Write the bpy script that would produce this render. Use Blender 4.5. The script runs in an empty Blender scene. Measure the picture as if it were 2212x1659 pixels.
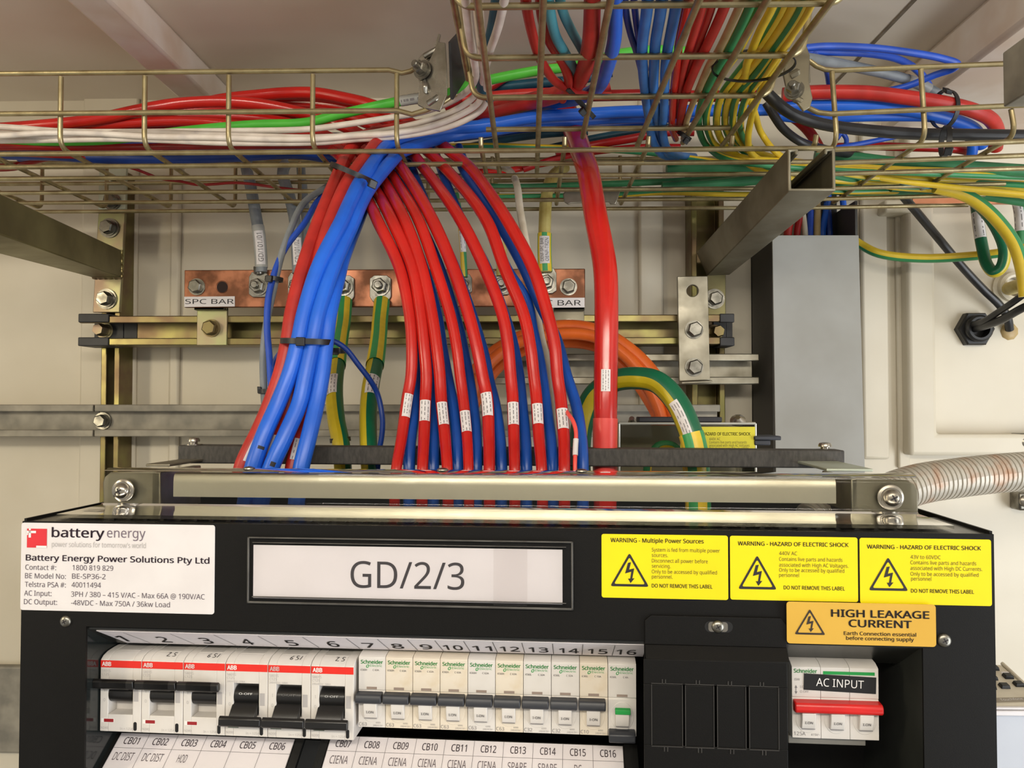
import bpy, math, random, os
from mathutils import Vector as V, Matrix
random.seed(7)
SC = bpy.context.scene
COL = SC.collection
PI = math.pi

# ------------------------------------------------------------------ camera
ZC = 1.45                      # camera height above the floor (m)
FPX = 1661.0                   # focal length in pixels of the 2212 x 1659 frame
IW, IH = 2212.0, 1659.0
cd = bpy.data.cameras.new('camera')
cam = bpy.data.objects.new('camera', cd)
COL.objects.link(cam)
cd.sensor_fit = 'HORIZONTAL'
cd.sensor_width = 36.0
cd.lens = 36.0 * FPX / IW
cd.clip_start = 0.02
cam.location = (0, 0, ZC)
PITCH, YAW = math.radians(1.397), math.radians(1.24)
cam.rotation_euler = (PI / 2 + PITCH, 0, YAW)
SC.camera = cam
CAMR = cam.rotation_euler.to_matrix()
CP = V((0, 0, ZC))

# ------------------------------------------------------------------ world, lights, exposure
w = bpy.data.worlds.new('world')
SC.world = w
w.use_nodes = True
w.node_tree.nodes['Background'].inputs[0].default_value = (0.95, 0.92, 0.86, 1)
w.node_tree.nodes['Background'].inputs[1].default_value = 0.50


def area(name, loc, target, sx, sy, power, col):
    l = bpy.data.lights.new(name, 'AREA')
    l.shape = 'RECTANGLE'
    l.size, l.size_y, l.energy, l.color = sx, sy, power, col
    o = bpy.data.objects.new(name, l)
    o.location = loc
    o.rotation_euler = (V(target) - V(loc)).to_track_quat('-Z', 'Y').to_euler()
    COL.objects.link(o)
    return o


# a fluorescent batten under the ceiling behind the camera, a second one further left, and the open door on the right
area('ceiling_lamp_light', (0.05, -0.50, ZC + 0.41), (0.0, 0.95, ZC - 0.12), 1.3, 0.14, 15, (1.0, 0.93, 0.80))
area('second_lamp_light', (-1.25, -0.15, ZC + 0.40), (-0.35, 0.95, ZC - 0.2), 0.14, 1.0, 10, (1.0, 0.86, 0.60))
area('doorway_daylight', (1.70, -0.40, ZC - 0.50), (0.75, 0.75, ZC + 0.36), 0.8, 1.5, 30, (0.92, 0.96, 1.0))
SC.view_settings.view_transform = 'Standard'
SC.view_settings.look = 'None'
SC.view_settings.exposure = 0.0
SC.view_settings.gamma = 1.0
SC.view_settings.use_curve_mapping = False


def ray(px, py):
    return CAMR @ V(((px - IW / 2) / FPX, -(py - IH / 2) / FPX, -1.0))


def W(px, py, Y):
    """photo pixel -> point of the place at depth Y in front of the lens"""
    d = ray(px, py)
    return CP + d * (Y / d.y)


def WZ(px, py, Z):
    d = ray(px, py)
    return CP + d * (Z / d.z)


def PXM(Y):
    return Y / FPX


# ------------------------------------------------------------------ materials
def lin(c):
    return tuple(((x / 255.0) / 12.92 if x / 255.0 <= 0.04045 else ((x / 255.0 + 0.055) / 1.055) ** 2.4) for x in c)


MATS = {}


def mat(name, rgb, rough=0.5, metal=0.0, rgb2=None, scale=40.0, bump=0.0, bscale=200.0, rvar=0.0, spec=0.5, coat=0.0, stretch=None, detail=3.0, lo=0.35, hi=0.65):
    m = bpy.data.materials.new(name)
    m.use_nodes = True
    nt = m.node_tree
    b = nt.nodes['Principled BSDF']
    b.inputs['Roughness'].default_value = rough
    b.inputs['Metallic'].default_value = metal
    b.inputs['Specular IOR Level'].default_value = spec
    if coat:
        b.inputs['Coat Weight'].default_value = coat
        b.inputs['Coat Roughness'].default_value = 0.12
    c = lin(rgb)
    c2 = lin(rgb2) if rgb2 else tuple(x * 0.86 for x in c)
    tc = nt.nodes.new('ShaderNodeTexCoord')
    mp = nt.nodes.new('ShaderNodeMapping')
    if stretch:
        mp.inputs['Scale'].default_value = stretch
    nt.links.new(tc.outputs['Object'], mp.inputs['Vector'])
    nz = nt.nodes.new('ShaderNodeTexNoise')
    nz.inputs['Scale'].default_value = scale
    nz.inputs['Detail'].default_value = detail
    nt.links.new(mp.outputs[0], nz.inputs['Vector'])
    rp = nt.nodes.new('ShaderNodeValToRGB')
    rp.color_ramp.elements[0].position, rp.color_ramp.elements[1].position = lo, hi
    rp.color_ramp.elements[0].color = (*c, 1)
    rp.color_ramp.elements[1].color = (*c2, 1)
    nt.links.new(nz.outputs['Fac'], rp.inputs['Fac'])
    nt.links.new(rp.outputs['Color'], b.inputs['Base Color'])
    if rvar:
        mr = nt.nodes.new('ShaderNodeMapRange')
        mr.inputs[1].default_value, mr.inputs[2].default_value = 0.3, 0.7
        mr.inputs[3].default_value, mr.inputs[4].default_value = max(0.02, rough - rvar), rough + rvar
        nt.links.new(nz.outputs['Fac'], mr.inputs[0])
        nt.links.new(mr.outputs[0], b.inputs['Roughness'])
    if bump:
        n2 = nt.nodes.new('ShaderNodeTexNoise')
        n2.inputs['Scale'].default_value = bscale
        n2.inputs['Detail'].default_value = 2.0
        nt.links.new(mp.outputs[0], n2.inputs['Vector'])
        bp = nt.nodes.new('ShaderNodeBump')
        bp.inputs['Strength'].default_value = bump
        bp.inputs['Distance'].default_value = 0.001
        nt.links.new(n2.outputs['Fac'], bp.inputs['Height'])
        nt.links.new(bp.outputs[0], b.inputs['Normal'])
    MATS[name] = m
    return m


def striped(name, rgbs, edges, rough=0.4, twist=0.0, freq=1.0):
    """stripes that run along a cable, from the cable's own length-wise UV"""
    m = bpy.data.materials.new(name)
    m.use_nodes = True
    nt = m.node_tree
    b = nt.nodes['Principled BSDF']
    b.inputs['Roughness'].default_value = rough
    uv = nt.nodes.new('ShaderNodeUVMap')
    sx = nt.nodes.new('ShaderNodeSeparateXYZ')
    nt.links.new(uv.outputs[0], sx.inputs[0])
    tw = nt.nodes.new('ShaderNodeMath')
    tw.operation = 'MULTIPLY_ADD'
    tw.inputs[1].default_value = twist
    nt.links.new(sx.outputs['Y'], tw.inputs[0])
    nt.links.new(sx.outputs['X'], tw.inputs[2])
    fr = nt.nodes.new('ShaderNodeMath')
    fr.operation = 'MULTIPLY'
    fr.inputs[1].default_value = freq
    nt.links.new(tw.outputs[0], fr.inputs[0])
    fc = nt.nodes.new('ShaderNodeMath')
    fc.operation = 'FRACT'
    nt.links.new(fr.outputs[0], fc.inputs[0])
    rp = nt.nodes.new('ShaderNodeValToRGB')
    rp.color_ramp.interpolation = 'CONSTANT'
    e = rp.color_ramp.elements
    e[0].position, e[0].color = 0.0, (*lin(rgbs[0]), 1)
    e[1].position, e[1].color = edges[0], (*lin(rgbs[1]), 1)
    for k in range(1, len(edges)):
        n = e.new(edges[k])
        n.color = (*lin(rgbs[(k + 1) % len(rgbs)]), 1)
    nt.links.new(fc.outputs[0], rp.inputs['Fac'])
    tc = nt.nodes.new('ShaderNodeTexCoord')
    nz = nt.nodes.new('ShaderNodeTexNoise')
    nz.inputs['Scale'].default_value = 90
    nt.links.new(tc.outputs['Object'], nz.inputs['Vector'])
    mx = nt.nodes.new('ShaderNodeMix')
    mx.data_type = 'RGBA'
    mx.blend_type = 'MULTIPLY'
    mx.inputs[0].default_value = 0.25
    nt.links.new(rp.outputs[0], mx.inputs[6])
    nt.links.new(nz.outputs['Fac'], mx.inputs[7])
    nt.links.new(mx.outputs[2], b.inputs['Base Color'])
    MATS[name] = m
    return m


def clear(name, tint=(0.93, 0.94, 0.92), gloss=0.06, refl=1.0, ior=1.45):
    """thin clear plastic sheet: see-through with a Fresnel reflection"""
    m = bpy.data.materials.new(name)
    m.use_nodes = True
    nt = m.node_tree
    nt.nodes.remove(nt.nodes['Principled BSDF'])
    tr = nt.nodes.new('ShaderNodeBsdfTransparent')
    tr.inputs[0].default_value = (*tint, 1)
    gl = nt.nodes.new('ShaderNodeBsdfGlossy')
    gl.inputs['Roughness'].default_value = gloss
    gl.inputs[0].default_value = (refl, refl, refl, 1)
    fr = nt.nodes.new('ShaderNodeFresnel')
    fr.inputs[0].default_value = ior
    tc = nt.nodes.new('ShaderNodeTexCoord')
    nz = nt.nodes.new('ShaderNodeTexNoise')
    nz.inputs['Scale'].default_value = 60
    nt.links.new(tc.outputs['Object'], nz.inputs['Vector'])
    bp = nt.nodes.new('ShaderNodeBump')
    bp.inputs['Strength'].default_value = 0.15
    bp.inputs['Distance'].default_value = 0.001
    nt.links.new(nz.outputs['Fac'], bp.inputs['Height'])
    nt.links.new(bp.outputs[0], gl.inputs['Normal'])
    mx = nt.nodes.new('ShaderNodeMixShader')
    nt.links.new(fr.outputs[0], mx.inputs[0])
    nt.links.new(tr.outputs[0], mx.inputs[1])
    nt.links.new(gl.outputs[0], mx.inputs[2])
    nt.links.new(mx.outputs[0], nt.nodes['Material Output'].inputs[0])
    MATS[name] = m
    return m


WALLP = mat('cream_wall_paint', (214, 206, 188), 0.45, 0, (204, 195, 175), 6, 0.12, 60)
CEILP = mat('cream_ceiling_paint', (230, 220, 204), 0.5, 0, (220, 208, 190), 5, 0.1, 50)
BEAMP = mat('worn_white_beam_paint', (222, 212, 204), 0.45, 0, (206, 186, 170), 14, 0.1, 60)
SEAMP = mat('grey_sealant_seam', (128, 116, 98), 0.8, 0, (104, 94, 78), 60)
FLOORP = mat('grey_floor_vinyl', (150, 146, 136), 0.6, 0, (104, 100, 94), 8)
RED = mat('red_cable_sheath', (194, 36, 29), 0.19, 0, (180, 31, 25), 30, 0, 200, 0.05, 0.5)
REDS = mat('salmon_red_sleeve', (226, 74, 66), 0.35, 0, (214, 60, 54), 40)
REDF = mat('dusty_red_cable_sheath', (192, 46, 39), 0.42, 0, (170, 38, 32), 50)
REDD = mat('deep_red_cable_sheath', (168, 22, 24), 0.32, 0, (146, 18, 20), 40)
SALM = mat('salmon_wire_sheath', (240, 84, 76), 0.4)
BLUE = mat('bright_blue_cable_sheath', (34, 104, 220), 0.36, 0, (28, 92, 202), 25, 0, 200, 0.05)
BLUN = mat('navy_blue_cable_sheath', (20, 62, 150), 0.36, 0, (14, 48, 124), 30)
BLUM = mat('steel_blue_cable_sheath', (58, 122, 196), 0.45, 0, (48, 104, 172), 40)
BLUR = mat('royal_blue_cable_sheath', (38, 84, 196), 0.4, 0, (30, 70, 170), 40)
TEAL = mat('teal_cable_sheath', (76, 160, 176), 0.42, 0, (58, 132, 150), 30)
DTEAL = mat('dark_teal_cable_sheath', (30, 84, 104), 0.45, 0, (22, 64, 84), 30)
GREEN = mat('bright_green_cable_sheath', (84, 190, 62), 0.42, 0, (70, 172, 54), 30)
GREEND = mat('dull_green_cable_sheath', (58, 132, 86), 0.45, 0, (44, 112, 70), 30)
WHITE = mat('white_cable_sheath', (232, 222, 212), 0.42, 0, (214, 202, 190), 50)
OFFW = mat('cream_cable_sheath', (214, 206, 186), 0.42, 0, (196, 186, 162), 50)
GREY = mat('grey_cable_sheath', (132, 138, 144), 0.45, 0, (112, 118, 122), 40)
GREYL = mat('light_grey_sleeve', (176, 176, 172), 0.45, 0, (160, 160, 156), 40)
TAN = mat('tan_cable_sheath', (196, 172, 122), 0.45, 0, (176, 150, 102), 50)
ORANGE = mat('orange_cable_sheath', (222, 104, 34), 0.42, 0, (200, 86, 26), 30)
BLACKC = mat('black_cable_sheath', (44, 44, 46), 0.38, 0, (32, 32, 34), 40)
BLACKP = mat('black_plastic', (26, 26, 27), 0.4, 0, (20, 20, 21), 60)
CREAMY = mat('aged_yellow_cable_sheath', (206, 190, 116), 0.42, 0, (180, 158, 84), 60)
GY = striped('green_and_yellow_cable_sheath', [(50, 140, 84), (228, 196, 48)], [0.46], 0.42)
GYT = striped('twisted_green_and_yellow_sheath', [(56, 146, 92), (226, 190, 50)], [0.4], 0.42, 1.5)
YEL = striped('yellow_cable_with_green_edge', [(40, 128, 84), (236, 200, 48)], [0.25], 0.42)
BLUF = mat('mid_blue_cable_sheath', (22, 80, 172), 0.34, 0, (18, 68, 150), 25)
GYA = striped('green_cable_with_narrow_yellow_stripe', [(14, 104, 70), (206, 184, 34)], [0.82], 0.34)
GYB = striped('dark_green_cable_with_yellow_stripe', [(14, 104, 70), (206, 184, 34)], [0.55], 0.34)
SHRINK = striped('green_and_yellow_heat_shrink', [(60, 164, 96), (240, 206, 56)], [0.5], 0.4, 0, 4.0)
WIRE = mat('yellow_passivated_wire', (176, 162, 122), 0.36, 0.7, (148, 132, 96), 60, 0.1, 300, 0.08)
ZINCY = mat('yellow_zinc_plating', (134, 128, 78), 0.36, 0.8, (118, 98, 74), 22, 0.05, 200, 0.08)
ZINCG = mat('green_tinged_zinc_plating', (158, 164, 118), 0.42, 0.75, (160, 138, 118), 24, 0.05, 200, 0.08)
ZINCO = mat('olive_zinc_plating', (138, 132, 92), 0.45, 0.75, (112, 104, 72), 14, 0.05, 200, 0.08)
ARMG = mat('dull_galvanised_steel', (140, 134, 116), 0.48, 0.75, (118, 110, 92), 18, 0.06, 150, 0.08)
GALV = mat('galvanised_steel', (166, 160, 144), 0.4, 0.8, (132, 126, 110), 30, 0.06, 200, 0.1)
ZPALE = mat('pale_zinc_plate', (196, 204, 190), 0.45, 0.6, (180, 186, 168), 30, 0.1, 300)
CHROME = mat('bright_zinc_bolt', (150, 147, 138), 0.34, 0.95, (116, 113, 104), 90, 0.05, 300, 0.08)
STEEL = mat('brushed_stainless_steel', (166, 160, 150), 0.28, 0.95, (144, 138, 126), 30, 0.0, 200, 0.06)
DIECAST = mat('shiny_zinc_clamp', (176, 172, 162), 0.28, 0.9, (130, 124, 112), 40, 0.2, 120, 0.1)
STRUTG = mat('grey_primer_rail', (158, 152, 138), 0.55, 0.25, (124, 120, 110), 30, 0.08, 120, 0, 0.4)
STRUTD = mat('dark_painted_strut', (52, 52, 54), 0.5, 0.2, (40, 40, 42), 30)
COPPER = mat('tarnished_copper', (178, 118, 88), 0.4, 0.75, (112, 72, 50), 26, 0.04, 120, 0.1, 0.5, 0, None, 5, 0.42, 0.58)
COPN = mat('new_copper', (216, 150, 116), 0.34, 0.75, (196, 128, 94), 30)
BLACKM = mat('black_powder_coat', (16, 15, 14), 0.48, 0, (13, 12, 11), 50, 0.12, 2600, 0.05, 0.2)
BLACKG = mat('black_satin_sheet', (26, 26, 25), 0.25, 0.0, (28, 29, 28), 40, 0.02, 200, 0.04)
TUFNOL = mat('dark_grey_phenolic_board', (72, 69, 65), 0.6, 0, (55, 53, 50), 420, 0.2, 700, 0, 0.4, 0, (1, 1, 0.35))
DUCTG = mat('grey_duct_plastic', (160, 160, 156), 0.5, 0, (151, 150, 144), 14)
STICKW = mat('white_sticker', (222, 218, 219), 0.42, 0, (216, 211, 212), 30)
PAPER = mat('white_paper_card', (226, 221, 225), 0.6, 0, (216, 211, 214), 12)
YELS = mat('yellow_sticker', (232, 214, 10), 0.36, 0, (226, 207, 9), 20)
YELD = mat('faded_yellow_sticker', (222, 212, 48), 0.45, 0, (212, 200, 44), 20)
ORS = mat('amber_sticker', (208, 166, 66), 0.38, 0, (202, 159, 60), 20)
INK = mat('black_ink', (30, 26, 30), 0.6)
INKG = mat('grey_ink', (120, 116, 118), 0.6)
INKL = mat('light_grey_ink', (176, 172, 172), 0.6)
INKGRN = mat('green_ink', (24, 150, 66), 0.5)
INKRED = mat('red_ink', (214, 40, 52), 0.5)
INKW = mat('white_ink', (238, 236, 234), 0.5)
BRKW = mat('white_breaker_plastic', (212, 208, 204), 0.42, 0, (204, 199, 193), 40)
BRKY = mat('slightly_yellowed_breaker_plastic', (214, 204, 188), 0.42, 0, (202, 184, 154), 60, 0, 200, 0, 0.5, 0, None, 4, 0.5, 0.75)
BRKB = mat('black_toggle_plastic', (24, 23, 23), 0.3, 0, (20, 19, 19), 40)
BRKD = mat('slate_toggle_plastic', (48, 50, 56), 0.42, 0, (42, 44, 50), 40)
REDH = mat('red_toggle_plastic', (208, 36, 34), 0.32, 0, (196, 30, 30), 40)
REDB = mat('red_band', (224, 44, 32), 0.4)
INDR = mat('dark_red_indicator', (150, 34, 40), 0.3)
INDG = mat('green_indicator', (24, 128, 56), 0.35)
INDK = mat('dark_green_indicator', (26, 66, 30), 0.35)
PHONE = mat('cream_phone_plastic', (212, 204, 186), 0.5, 0, (202, 192, 172), 30)
PHONEB = mat('taupe_phone_plate', (150, 140, 124), 0.5)
BLUEGREY = mat('pale_blue_grey_laminate', (184, 188, 196), 0.5, 0, (174, 178, 188), 10)
CONDUIT = mat('ribbed_grey_conduit', (186, 180, 168), 0.38, 0.35, (178, 142, 116), 50, 0.1, 200, 0.05, 0.5, 0, None, 4, 0.5, 0.75)
CLEAR = clear('clear_polycarbonate', (0.88, 0.88, 0.85), 0.08, 1.0, 1.24)
SLEEVE = clear('clear_sleeve', (0.985, 0.985, 0.985), 0.05, 1.0, 1.18)
TAPE = clear('clear_tape', (0.975, 0.97, 0.968), 0.12, 1.0, 1.15)
PURPLE = mat('mauve_ink', (120, 100, 130), 0.5)
WOOD = mat('brown_timber', (132, 104, 78), 0.6, 0, (110, 84, 60), 20)

# ------------------------------------------------------------------ scene-graph helpers
WM = {}


def tag(o, label=None, cat=None, group=None, kind=None):
    if label:
        o['label'] = label
    if cat:
        o['category'] = cat
    if group:
        o['group'] = group
    if kind:
        o['kind'] = kind
    return o


def thing(name, label, cat, loc, rotz=0.0, group=None):
    o = bpy.data.objects.new(name, None)
    o.empty_display_size = 0.02
    o.location = loc
    o.rotation_euler = (0, 0, rotz)
    COL.objects.link(o)
    WM[o.name] = Matrix.Translation(V(loc)) @ Matrix.Rotation(rotz, 4, 'Z')
    return tag(o, label, cat, group)


def copy_tree(o, parent=None):
    c = o.copy()
    COL.objects.link(c)
    if parent is not None:
        c.parent = parent
    for ch in list(o.children):
        copy_tree(ch, c)
    return c


class MB:
    """collects geometry (world or local coordinates) and links it as ONE mesh object"""

    def __init__(s):
        s.v, s.f, s.uv = [], [], {}

    def add(s, vs, fs):
        b = len(s.v)
        s.v += [V(p) for p in vs]
        s.f += [tuple(i + b for i in f) for f in fs]
        return s

    def hexa(s, p):
        """8 points: bottom ring 0-3, top ring 4-7"""
        return s.add(p, [(0, 3, 2, 1), (4, 5, 6, 7), (0, 1, 5, 4), (1, 2, 6, 5), (2, 3, 7, 6), (3, 0, 4, 7)])

    def box(s, a, b):
        (x0, y0, z0), (x1, y1, z1) = a, b
        x0, x1 = min(x0, x1), max(x0, x1)
        y0, y1 = min(y0, y1), max(y0, y1)
        z0, z1 = min(z0, z1), max(z0, z1)
        return s.hexa([(x0, y0, z0), (x1, y0, z0), (x1, y1, z0), (x0, y1, z0), (x0, y0, z1), (x1, y0, z1), (x1, y1, z1), (x0, y1, z1)])

    def prism(s, pts, d):
        """closed outline (3-D points) pushed along d"""
        n = len(pts)
        d = V(d)
        vs = [V(p) for p in pts] + [V(p) + d for p in pts]
        fs = [tuple(range(n)), tuple(range(2 * n - 1, n - 1, -1))]
        fs += [(i, i + n, (i + 1) % n + n, (i + 1) % n) for i in range(n)]
        return s.add(vs, fs)

    def quad(s, a, b, c, d):
        return s.add([a, b, c, d], [(0, 1, 2, 3)])

    def frame(s, ax):
        ax = V(ax).normalized()
        r = V((0, 0, 1)) if abs(ax.z) < 0.9 else V((1, 0, 0))
        e1 = ax.cross(r).normalized()
        return ax, e1, ax.cross(e1)

    def lathe(s, prof, O, ax, n=24, ph=0.0, caps=True):
        """prof: (radius, height along ax)"""
        ax, e1, e2 = s.frame(ax)
        O = V(O)
        vs = []
        for r, h in prof:
            for k in range(n):
                a = 2 * PI * k / n + ph
                vs.append(O + ax * h + e1 * (r * math.cos(a)) + e2 * (r * math.sin(a)))
        fs = []
        for j in range(len(prof) - 1):
            for k in range(n):
                k2 = (k + 1) % n
                fs.append((j * n + k, j * n + k2, (j + 1) * n + k2, (j + 1) * n + k))
        if caps:
            fs.append(tuple(range(n - 1, -1, -1)))
            fs.append(tuple(range((len(prof) - 1) * n, len(prof) * n)))
        return s.add(vs, fs)

    def cyl(s, p0, p1, r, n=16, r1=None):
        p0, p1 = V(p0), V(p1)
        d = p1 - p0
        return s.lathe([(r, 0), (r if r1 is None else r1, d.length)], p0, d, n)

    def tube(s, pts, rs, n=10, off=0.0, caps=True):
        """swept round section with UV (u round, v along in metres)"""
        pts = [V(p) for p in pts]
        m = len(pts)
        if not isinstance(rs, (list, tuple)):
            rs = [rs] * m
        T = []
        for i in range(m):
            t = pts[min(i + 1, m - 1)] - pts[max(i - 1, 0)]
            T.append(t.normalized() if t.length > 1e-9 else V((0, 0, 1)))
        r = V((0, -1, 0)) if abs(T[0].y) < 0.9 else V((0, 0, 1))
        N = (r - T[0] * r.dot(T[0])).normalized()
        base = len(s.v)
        L = 0.0
        for i in range(m):
            if i:
                L += (pts[i] - pts[i - 1]).length
                N = N - T[i] * N.dot(T[i])
                N.normalize()
            B = T[i].cross(N)
            for k in range(n + 1):
                a = 2 * PI * k / n
                s.v.append(pts[i] + N * (rs[i] * math.cos(a)) + B * (rs[i] * math.sin(a)))
                s.uv[len(s.v) - 1] = (k / n + off, L)
        w1 = n + 1
        for i in range(m - 1):
            for k in range(n):
                s.f.append((base + i * w1 + k, base + i * w1 + k + 1, base + (i + 1) * w1 + k + 1, base + (i + 1) * w1 + k))
        if caps:
            s.f.append(tuple(base + k for k in range(n - 1, -1, -1)))
            s.f.append(tuple(base + (m - 1) * w1 + k for k in range(n)))
        return s

    def sweep(s, pts, prof, ref, closed=False):
        """sweep a small closed profile [(a,b)] with a along ref-ish, b along T x ref"""
        pts = [V(p) for p in pts]
        m = len(pts)
        ref = V(ref)
        n = len(prof)
        base = len(s.v)
        for i in range(m):
            if closed:
                t = pts[(i + 1) % m] - pts[i - 1]
            else:
                t = pts[min(i + 1, m - 1)] - pts[max(i - 1, 0)]
            t.normalize()
            N = (ref - t * ref.dot(t)).normalized()
            B = t.cross(N)
            for a, b in prof:
                s.v.append(pts[i] + N * a + B * b)
        for i in range(m if closed else m - 1):
            j = (i + 1) % m
            for k in range(n):
                k2 = (k + 1) % n
                s.f.append((base + i * n + k, base + i * n + k2, base + j * n + k2, base + j * n + k))
        if not closed:
            s.f.append(tuple(base + k for k in range(n - 1, -1, -1)))
            s.f.append(tuple(base + (m - 1) * n + k for k in range(n)))
        return s

    def hexbolt(s, O, ax, r=0.0095, h=0.0065, wr=0.0125, wt=0.0018, stud=0.0):
        ax = V(ax).normalized()
        O = V(O)
        s.lathe([(wr, 0), (wr, wt)], O, ax, 24)
        s.lathe([(wr * 0.8, 0), (wr * 0.8, wt * 0.9)], O + ax * wt, ax, 20)
        s.lathe([(r, 0), (r, h * 0.82), (r * 0.84, h)], O + ax * wt * 1.9, ax, 6, 0.3)
        if stud:
            s.lathe([(r * 0.52, 0), (r * 0.52, stud * 0.85), (r * 0.4, stud)], O + ax * (wt * 1.9 + h), ax, 14)
        return s

    def mesh(s, name, inv=None, smooth=True, ang=38):
        me = bpy.data.meshes.new(name)
        vs = [tuple(inv @ p) if inv else tuple(p) for p in s.v]
        me.from_pydata(vs, [], s.f)
        if s.uv:
            ul = me.uv_layers.new(name='UVMap')
            vi = [0] * len(me.loops)
            me.loops.foreach_get('vertex_index', vi)
            flat = []
            for i in vi:
                flat += s.uv.get(i, (0.0, 0.0))
            ul.data.foreach_set('uv', flat)
        me.validate()
        if smooth:
            me.shade_smooth()
            me.set_sharp_from_angle(angle=math.radians(ang))
        me.update()
        return me

    def build(s, name, m, parent=None, local=False, bevel=0.0, smooth=True, origin=None, ang=38):
        """world coordinates unless local=True (then already in the parent's frame)"""
        inv = None
        if parent is not None:
            M = WM[parent.name]
            if not local:
                inv = M.inverted()
        elif origin is not None:
            inv = Matrix.Translation(-V(origin))
        me = s.mesh(name, inv, smooth, ang)
        me.materials.append(m)
        o = bpy.data.objects.new(name, me)
        COL.objects.link(o)
        if parent is not None:
            o.parent = parent
            WM[o.name] = WM[parent.name]
        else:
            if origin is not None:
                o.location = origin
            WM[o.name] = Matrix.Translation(V(origin)) if origin is not None else Matrix.Identity(4)
        if bevel:
            md = o.modifiers.new('bevel', 'BEVEL')
            md.width = bevel
            md.segments = 2
            md.limit_method = 'ANGLE'
            md.angle_limit = math.radians(40)
        return o


# ------------------------------------------------------------------ lettering
FONT = None
try:
    _p = os.path.join(bpy.utils.resource_path('LOCAL'), 'datafiles', 'fonts', 'NotoSansHebrew-Regular.woff2')
    if os.path.exists(_p):
        FONT = bpy.data.fonts.load(_p)
except Exception:
    FONT = None
_TX = {}


def glyphs(t, bold=0.0):
    """outline the string and fill every contour with its own holes (letters with overlapping strokes stay solid)"""
    if t not in _TX:
        from mathutils.geometry import tessellate_polygon
        cu = bpy.data.curves.new('t', 'FONT')
        cu.body = t
        cu.size = 1.0
        cu.resolution_u = 3
        cu.fill_mode = 'NONE'
        if FONT:
            cu.font = FONT
        ob = bpy.data.objects.new('t', cu)
        me = bpy.data.meshes.new_from_object(ob)
        co = [V((p.co.x, p.co.y, 0)) for p in me.vertices]
        nb = {}
        for e in me.edges:
            i, j = e.vertices
            nb.setdefault(i, []).append(j)
            nb.setdefault(j, []).append(i)
        bpy.data.objects.remove(ob)
        bpy.data.curves.remove(cu)
        bpy.data.meshes.remove(me)
        seen, loops = set(), []
        for i in range(len(co)):
            if i in seen or i not in nb:
                continue
            lp, p, c = [i], None, i
            seen.add(i)
            nx = i + 1 if (i + 1) in nb[i] else nb[i][0]
            while nx != i and nx not in seen:
                lp.append(nx)
                seen.add(nx)
                p, c = c, nx
                nn = [q for q in nb[c] if q != p]
                if not nn:
                    break
                nx = nn[0]
            if len(lp) > 2:
                loops.append(lp)

        def area2(lp):
            return sum(co[lp[k - 1]].x * co[lp[k]].y - co[lp[k]].x * co[lp[k - 1]].y for k in range(len(lp)))

        ar = [area2(lp) for lp in loops]
        vs, fs = [], []
        if loops:
            sg = 1 if ar[max(range(len(ar)), key=lambda k: abs(ar[k]))] > 0 else -1

            def inside(p, lp):
                r = False
                for k in range(len(lp)):
                    a, b2 = co[lp[k - 1]], co[lp[k]]
                    if (a.y > p.y) != (b2.y > p.y) and p.x < (b2.x - a.x) * (p.y - a.y) / (b2.y - a.y) + a.x:
                        r = not r
                return r
            outer = {k: [] for k in range(len(loops)) if ar[k] * sg > 0}
            for k in range(len(loops)):
                if k in outer:
                    continue
                own = [q for q in outer if inside(co[loops[k][0]], loops[q])]
                if own:
                    outer[min(own, key=lambda q: abs(ar[q]))].append(k)
            for q, hs in outer.items():
                polys = [[co[i] for i in loops[q]]] + [[co[i] for i in loops[h2]] for h2 in hs]
                b0 = len(vs)
                for pl in polys:
                    vs += [(p.x, p.y) for p in pl]
                for tr in tessellate_polygon(polys):
                    fs.append(tuple(i + b0 for i in tr))
        xs = [p[0] for p in vs] or [0, 1]
        _TX[t] = (vs, fs, min(xs), max(xs))
    return _TX[t]


CAPH = max(p[1] for p in glyphs('H')[0])


def text(mb, t, O, ex, ey, width=None, h=0.003, bold=0.0, align='l'):
    """t starts at O, runs along unit vector ex, capitals h tall along ey; width (m) fits the line"""
    vs, fs, x0, x1 = glyphs(t, bold)
    sy = h / CAPH
    sx = (width / max(1e-6, x1 - x0)) if width else sy
    wd = (x1 - x0) * sx
    sh = 0 if align == 'l' else (-wd / 2 if align == 'c' else -wd)
    O, ex, ey = V(O), V(ex), V(ey)
    if bold > 0.008:
        # heavier strokes: the same letters printed again, nudged
        e = bold * 0.9
        for dx, dy in ((-e, 0), (e, 0), (0, e * .6), (0, -e * .6)):
            mb.add([O + ex * ((x - x0 + dx) * sx + sh) + ey * ((y + dy) * sy) for x, y in vs], fs)
    return mb.add([O + ex * ((x - x0) * sx + sh) + ey * (y * sy) for x, y in vs], fs)


ORD = ['first', 'second', 'third', 'fourth', 'fifth', 'sixth', 'seventh', 'eighth', 'ninth', 'tenth', 'eleventh', 'twelfth']


def pbox(mb, x0, y0, x1, y1, Y0, Y1):
    """box whose camera-side face fills the pixel rectangle at depth Y0, square to the wall, back at Y1"""
    a, b = W(x0, y1, Y0), W(x1, y0, Y0)
    return mb.box((a.x, Y0, a.z), (b.x, Y1, b.z))
# ================================================================== the room shell
WY = 1.086                     # back wall
ZCEIL = ZC + 0.436
XL, XR, YB = -1.6, 1.9, -1.2


def structure(o):
    o['kind'] = 'structure'
    return o


structure(MB().box((XL, WY, 0), (XR, WY + 0.04, ZCEIL)).build('wall_back', WALLP))
structure(MB().box((XL, YB, ZCEIL), (XR, WY + 0.04, ZCEIL + 0.03)).build('ceiling', CEILP))
structure(MB().box((XL, YB, -0.03), (XR, WY + 0.04, 0)).build('floor', FLOORP))


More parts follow.
